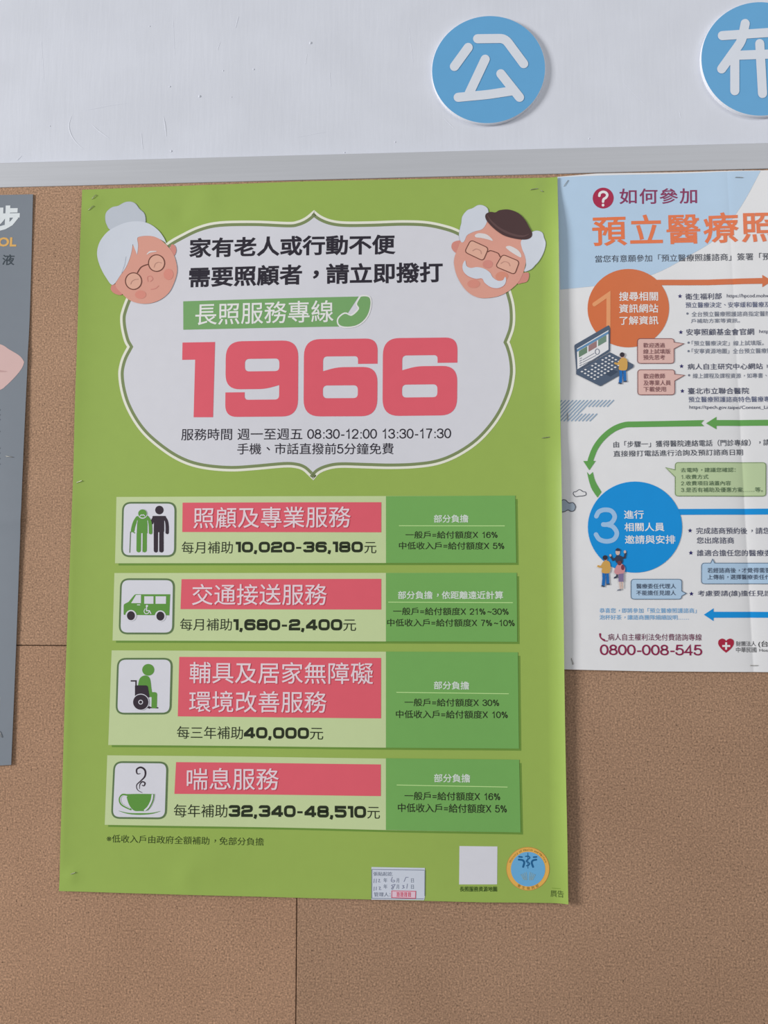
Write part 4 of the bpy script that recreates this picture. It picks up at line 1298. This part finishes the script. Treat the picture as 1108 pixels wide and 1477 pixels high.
# step 2
pp = Part(WP); ARG = ink(96, 158, 80)
pp.poly([(1240, 605.2), (1032, 606.7), (1032, 602), (1017, 611.4), (1032, 620), (1032, 615), (1240, 614)], ARG, 2)
arc = catmull([(913, 612.9), (900, 613.6), (884.5, 619.6), (869.5, 631.5), (858.5, 646), (852, 662), (851, 668)], (), False, 6)
pp.poly([(1014.2, 606.8), (1009.9, 611.4), (1014.2, 615.6), (955, 616.4), (912, 617), (912, 608.8), (955, 608.2)], ARG, 2)
pp.stroke(arc, 8.1, ARG, 2, cap='butt')
pp.poly([(840.9, 665.3), (858.9, 665.2), (849.6, 678.6)], ARG, 2)
pp.poly(catmull([(846.2, 681), (849.8, 685.6), (854.6, 681.2), (858.5, 695), (867.1, 710), (861.4, 718), (852, 703)], (0, 1, 2, 4, 5), True, 4), ARG, 2)
pp.build('second_step_arrow', wp, 'green arrow curving down the left side')
pp = Part(WP)
pp.text('由「步驟一」獲得醫院連絡電話（門診專線），請', (884.2, 637, 646.4, 1109.4, 633.8, 643.2), DKT, 2, .003)
pp.text('直接撥打電話進行洽詢及預訂諮商日期', (884.2, 650.6, 659.4, 1071.2, 648.2, 657), DKT, 2, .003)
pp.build('second_step_text', wp)
pp = Part(WP); GB = ink(182, 200, 158); GBL = ink(112, 138, 88); GBT = ink(84, 108, 80)
bubble(pp, 972.6, 667.8, 1103.3, 715.8, ('l', 678.5, 688.5, (958.8, 674.9)), GB, GBL)
pp.text('去電時，建議您確認：', (980.4, 675.4, 682, 1059.8, 674.8, 681.4), GBT, 6, .003).text('1.收費方式', (981.4, 685.2, 691.7, 1020.3, 684.9, 691.4), GBT, 6, .003)
pp.text('2.收費項目涵蓋內容', (981, 694.4, 701, 1053, 693.9, 700.5), GBT, 6, .003).text('3.是否有補助及優惠方案……等。', (981, 703.6, 710.6, 1099, 703, 710), GBT, 6, .003)
pp.build('speech_bubble', wp, 'pale green speech bubble')
# hatching and clouds
pp = Part(WP); HT = ink(142, 164, 186)
for (xa, xb, ya, yb) in ((806, 887.5, 577.8, 587.5), (806, 845, 587.5, 597.4), (806, 864, 597.4, 608)):
    h = yb - ya; x = xa + ((ya - 577.8) * -1) % 5.3 - 5.3
    while x + h < xb + 1:
        pp.stroke([(x, yb), (x + h, ya)], 1.7, HT, 2, cap='butt'); x += 5.3
pp.build('hatching', wp)
pp = Part(WP)
zd = lambda L: [(800 + x / 6.925, 570 + y / 6.925) for x, y in L]
c1 = cm(zd([(185, 990), (188, 970), (212, 965), (245, 945), (280, 965), (305, 970), (308, 998), (275, 1008), (245, 1010), (208, 1014)]))
c2 = cm(zd([(55, 1160), (45, 1100), (70, 1052), (105, 1048), (140, 1078), (180, 1075), (205, 1110), (195, 1150), (165, 1162), (130, 1148), (95, 1165)]))
pp.poly(c1, WHT, 2); pp.stroke(c1, .9, DKT, 3, True); pp.poly(c2, ink(156, 170, 184), 2); pp.stroke(c2, 1, DKT, 3, True)
pp.build('cloud_drawing', wp)

# step 3
pp = Part(WP); BLU = ink(14, 140, 212)
pp.ellipse(915, 760.5, 67.6, 65.5, BLU, 3, n=64)
pp.poly([(960, 734.6), (1230, 733.2), (1230, 741.8), (960, 743)], BLU, 2)
pp.poly([(1014.3, 886.4), (1028.2, 877.2), (1028.2, 882.2), (1240, 882.8), (1240, 891), (1028.2, 890.8), (1028.2, 895.6)], BLU, 2)
zf = lambda L: [(800 + x / 6.7125, 690 + y / 6.7125) for x, y in L]
pp.stroke(catmull(zf([(400, 368), (425, 325), (480, 306), (545, 318), (577, 372), (548, 430), (500, 448), (466, 448)]), closed=False, n=5), 6.6, ink(152, 188, 226), 4)
pp.stroke(catmull(zf([(500, 448), (560, 470), (597, 530), (570, 590), (500, 611), (430, 592), (396, 545)]), closed=False, n=5), 6.6, ink(152, 188, 226), 4)
pp.text('進行', (899.4, 736.4, 748.6, 927.8, 736.2, 748.4), WTX, 4, .014).text('相關人員', (900, 754.2, 766.6, 957.4, 754, 766.4), WTX, 4, .014).text('邀請與安排', (900.6, 772.2, 784.6, 973, 772, 784.4), WTX, 4, .014)
st3 = pp.build('third_step_disc', wp, 'blue disc with numeral 3 and arrows')
pp = Part(WP)
man(pp, zf, 482, 768, 6.7125, TAN, TRB)
SUIT = ink(52, 58, 78); CREAM = ink(206, 180, 168); PNK = ink(200, 142, 148); SKT = ink(128, 112, 150)
pp.poly(cm(zf([(585, 760), (605, 742), (645, 760), (650, 815), (590, 815)])), SUIT, 7)
pp.stroke(zf([(590, 770), (560, 790), (535, 752)]), 2.8, SUIT, 7); pp.stroke(zf([(640, 770), (672, 768), (680, 725)]), 2.8, SUIT, 7)
pp.ellipse(*zf([(533, 746)])[0], 1.6, 1.8, CREAM, 8); pp.ellipse(*zf([(673, 712)])[0], 1.8, 2.2, CREAM, 8)
pp.ellipse(*zf([(604, 715)])[0], 3.2, 4.4, CREAM, 8); pp.poly(cm(zf([(582, 700), (600, 676), (628, 690), (622, 704)])), SUIT, 9)
pp.stroke(zf([(600, 900), (598, 950), (575, 962)]), 2.4, SUIT, 7)
pp.poly(cm(zf([(590, 850), (620, 822), (660, 840), (675, 880), (655, 925), (600, 930), (570, 905)])), PNK, 9)
pp.poly(zf([(612, 925), (660, 920), (660, 1000), (612, 1000)]), SKT, 9)
pp.stroke(zf([(625, 1000), (632, 1070)]), 2.2, CREAM, 8); pp.stroke(zf([(650, 1000), (652, 1060)]), 2, CREAM, 8)
pp.stroke(zf([(605, 1082), (635, 1076)]), 1.6, GRY, 8); pp.ellipse(*zf([(652, 862)])[0], 2.4, 3.8, ink(120, 56, 72), 10)
pp.ellipse(*zf([(620, 820)])[0], 3, 3.2, ink(110, 56, 62), 10)
sub(st3, pp, 'figures_drawing', WO)
pp = Part(WP); BB = ink(172, 198, 222); BBL = ink(92, 114, 136); BBT = ink(66, 76, 96)
bubble(pp, 909.4, 835.4, 982, 864, ('r', 852.5, 859.5, (988.6, 855.8)), BB, BBL)
pp.text('醫療委任代理人', (916.9, 841.8, 848.9, 973.8, 841.8, 848.9), BBT, 6, .003).text('不能擔任見證人', (916.9, 851.4, 858.5, 973.8, 851.4, 858.5), BBT, 6, .003)
pp.build('speech_bubble', wp, 'pale blue speech bubble, left')
pp = Part(WP)
bubble(pp, 1010.4, 812.2, 1130, 841.9, ('t', 1023.6, 1029.2, (1026.2, 806.4)), BB, BBL)
pp.text('若經諮商後，才覺得需要', (1018.8, 818.9, 826.4, 1110, 818.9, 826.4), BBT, 6, .003).text('上傳前，選擇醫療委任代', (1019, 828.6, 835.8, 1110, 828.6, 835.8), BBT, 6, .003)
pp.build('speech_bubble', wp, 'pale blue speech bubble, right')
pp = Part(WP)
zh = lambda x, y: (950 + x / 6.715, 690 + y / 6.715)
for x, y in ((295, 507), (303, 722), (310, 1117)):
    pp.star(*zh(x, y), 3.3, NAVY, 2)
for s, x0, x1, y0, y1 in (('完成諮商預約後，請您', 355, 1072, 477, 540), ('您出席諮商', 360, 722, 570, 633), ('誰適合擔任您的醫療委', 362, 1085, 692, 754), ('考慮要請(誰)擔任見證', 372, 1090, 1085, 1149)):
    a, b = zh(x0, y0), zh(x1, y1)
    pp.text(s, (a[0], a[1], b[1], b[0], a[1], b[1]), NAVYT, 2, .003)
pp.build('third_step_text', wp)
pp = Part(WP); LBT = ink(112, 166, 208)
pp.text('恭喜您，即將參加「預立醫療照護諮商」', (864.1, 876.8, 884, 1003.6, 877, 884.2), LBT, 2, .003)
pp.text('泡杯好茶，讓諮商團隊細細說明……', (864.1, 886.5, 893.7, 992.4, 886.8, 894), LBT, 2, .003)
pp.build('closing_note', wp)
pp = Part(WP); MAR = ink(138, 34, 74); zq = lambda L: [(800 + x / 3.597, 860 + y / 3.597) for x, y in L]
pp.stroke(catmull(zq([(234, 196), (235, 210), (243, 220), (254, 226)]), closed=False, n=4), [3, 1.8, 1.8, 3], MAR, 2)
for x in (258, 265, 271): pp.ellipse(*zq([(x, 231)])[0], .8, .8, MAR, 2, n=12)
pp.text('病人自主權利法免付費諮詢專線', (876.5, 913.6, 923.4, 1011.3, 914, 923.8), ink(112, 52, 80), 2, .002)
pp.text('0800-008-545', (864.8, 928, 944.6, 1012.1, 928.6, 945.2), MAR, 2, .010)
pp.build('hotline_text', wp)
pp = Part(WP); HRT = ink(166, 36, 62)
pp.poly(cm(zq([(886, 292), (862, 272), (846, 248), (848, 228), (864, 219), (879, 223), (886, 232), (894, 223), (910, 219), (925, 229), (925, 250), (910, 272)]), (0, 6)), HRT, 2)
pp.stroke(zq([(886, 238), (886, 276)]), 2.8, WTX, 3, cap='butt'); pp.stroke(zq([(866, 257), (907, 257)]), 2.8, WTX, 3, cap='butt')
pp.text('財團法人', (1060.8, 924.6, 932, 1090, 924.6, 932), ink(84, 84, 88), 2, .003).text('(台灣', (1093.3, 924, 934, 1119, 924, 934), ink(44, 44, 48), 2, .003)
pp.text('中華民國', (1060.8, 933.2, 940.8, 1090.6, 933.2, 940.8), ink(84, 84, 88), 2, .003).text('Hosp', (1094.7, 935.6, 941, 1110, 935.6, 941), ink(84, 84, 88), 2, .003)
pp.build('heart_logo', wp, 'red heart with a white cross beside small print')

# ================================================================== the grey poster on the left
_gr = W(48, 281)


def relief_grey(X, Z):
    X = np.asarray(X, float); Z = np.asarray(Z, float)
    v = (_gr[1] - Z) / .69
    return .0018 + .0008 * np.sin(Z * 13 + .6) + .0005 * np.sin(X * 40 + Z * 8) + .0006 * np.exp(-((v - .3) / .02)**2) + .0008 * np.exp(-((v - .60) / .015)**2) + 0 * X


YP = Paper(-.0005, relief_grey)
yp = empty('grey_poster', (_gr[0] - .2, 0, W(17.3, 1102.7)[1]), 'slate grey poster cut off at the picture edge, left of the green poster', 'poster')
YO = tuple(yp.location)
SLATE = ink(120, 127, 136)
pp = Part(YP)
pp.poly([(48.2, 280.8), (43.2, 460), (33.4, 700), (23, 960), (17.3, 1102.7), (0, 1103.8), (-330, 1108), (-320, 292), (0, 281.8)], SLATE, 0)
pp.build('sheet', yp, sheet=True)
pp = Part(YP)
pp.text('步', (-9.5, 297.4, 335, 28, 296.8, 334.4), ink(214, 220, 228), 1, .05)
pp.build('title_text', yp)
pp = Part(YP)
pp.text('OL', (-2.5, 342.8, 356.2, 23.8, 342.6, 356), ink(214, 168, 96), 1, .035)
pp.build('english_title', yp, 'orange lettering')
pp = Part(YP)
pp.text('液', (3.4, 367.4, 382.8, 20.8, 367.3, 382.7), ink(58, 68, 76), 1, .012)
pp.build('subtitle_text', yp)
pp = Part(YP)
for y in (590, 597, 604, 621, 645, 652, 660, 668):
    pp.stroke([(-4, y), (1.8, y + 2)], 1.6, ink(70, 76, 92), 1)
pp.build('small_print', yp)
pp = Part(YP)
pp.poly([(-24, 1005), (1.0, 1005.5), (.6, 1029.5), (-24, 1029)], ink(212, 214, 220), 1)
pp.build('white_block', yp)
pp = Part(YP)
zy = lambda L: [(x / 6.15, 460 + y / 6.15) for x, y in L]
pp.poly(cm(zy([(-300, 140), (0, 225), (90, 275), (180, 330), (216, 375), (218, 400), (195, 450), (140, 520), (60, 600), (0, 640), (-300, 780)]), (0, 10)), ink(206, 174, 170), 1)
pp.stroke(catmull(zy([(-60, 440), (0, 465), (70, 470)]), closed=False, n=4), [4, 3, .5], ink(188, 152, 150), 2)
pp.build('arm_picture', yp, 'pale pink photograph of an elbow')

# ================================================================== staples
M_staple = metal_material('staple_steel', (150, 147, 140), .45, .8)


def staple(a, b, paper, lift, label, group=None):
    A, B = W(*a), W(*b)
    yA = float(paper.y(np.array([A[0]]), np.array([A[1]]), 0)[0]); yB = float(paper.y(np.array([B[0]]), np.array([B[1]]), 0)[0])
    y0 = min(yA, yB) - lift
    pts = [(A[0], .004, A[1]), (A[0], y0 + .0004, A[1]), (A[0] * .95 + B[0] * .05, y0 - .0002, A[1] * .95 + B[1] * .05),
           (A[0] * .05 + B[0] * .95, y0 - .0002, A[1] * .05 + B[1] * .95), (B[0], y0 + .0004, B[1]), (B[0], .004, B[1])]
    bm = bmesh.new(); tube(bm, pts, .00032, 8)
    o = bm_obj('staple', bm, M_staple, None, ((A[0] + B[0]) / 2, y0, (A[1] + B[1]) / 2), True)
    o['label'] = label; o['category'] = 'staple'; o['group'] = 'staples holding the posters'
    return o


staple((134.9, 289.4), (140.9, 283.4), GP, .0005, 'slanted staple in the top left corner of the green poster, the upper one')
staple((129.9, 305.5), (137.2, 299.2), GP, .0005, 'slanted staple in the top left corner of the green poster, the lower one')
staple((765, 275.6), (775.2, 274.2), GP, .0005, 'flat staple in the top right corner of the green poster, the left one')
staple((779.6, 276.8), (783, 278.8), GP, .0004, 'short tilted staple in the top right corner of the green poster, the right one')
staple((112, 696.6), (120, 693.8), GP, .0005, 'staple halfway down the left edge of the green poster')
staple((781.7, 632.6), (791.8, 631.4), GP, .0005, 'staple halfway down the right edge of the green poster')
staple((104.5, 1258.5), (111.5, 1256), GP, .0005, 'staple in the bottom left corner of the green poster')
staple((812.9, 270.4), (819.2, 261.8), WP, .0005, 'slanted staple in the top left corner of the white poster')
staple((1058.2, 259.2), (1069.5, 259.4), WP, .0005, 'flat staple at the top of the white poster beside its fold')
staple((818.2, 596.5), (818.8, 606.5), WP, .0005, 'upright staple on the left edge of the white poster over the hatching')
staple((823.8, 949.2), (826.2, 958), WP, .0005, 'upright staple in the bottom left corner of the white poster')
staple((1081.4, 959.4), (1092.5, 959.6), WP, .0005, 'flat staple at the bottom edge of the white poster below the heart')
staple((10.5, 658.6), (21, 660), YP, .0005, 'bright staple on the right edge of the grey poster, halfway down')
staple((1.0, 1054.5), (4.5, 1063), YP, .0005, 'staple near the bottom edge of the grey poster')
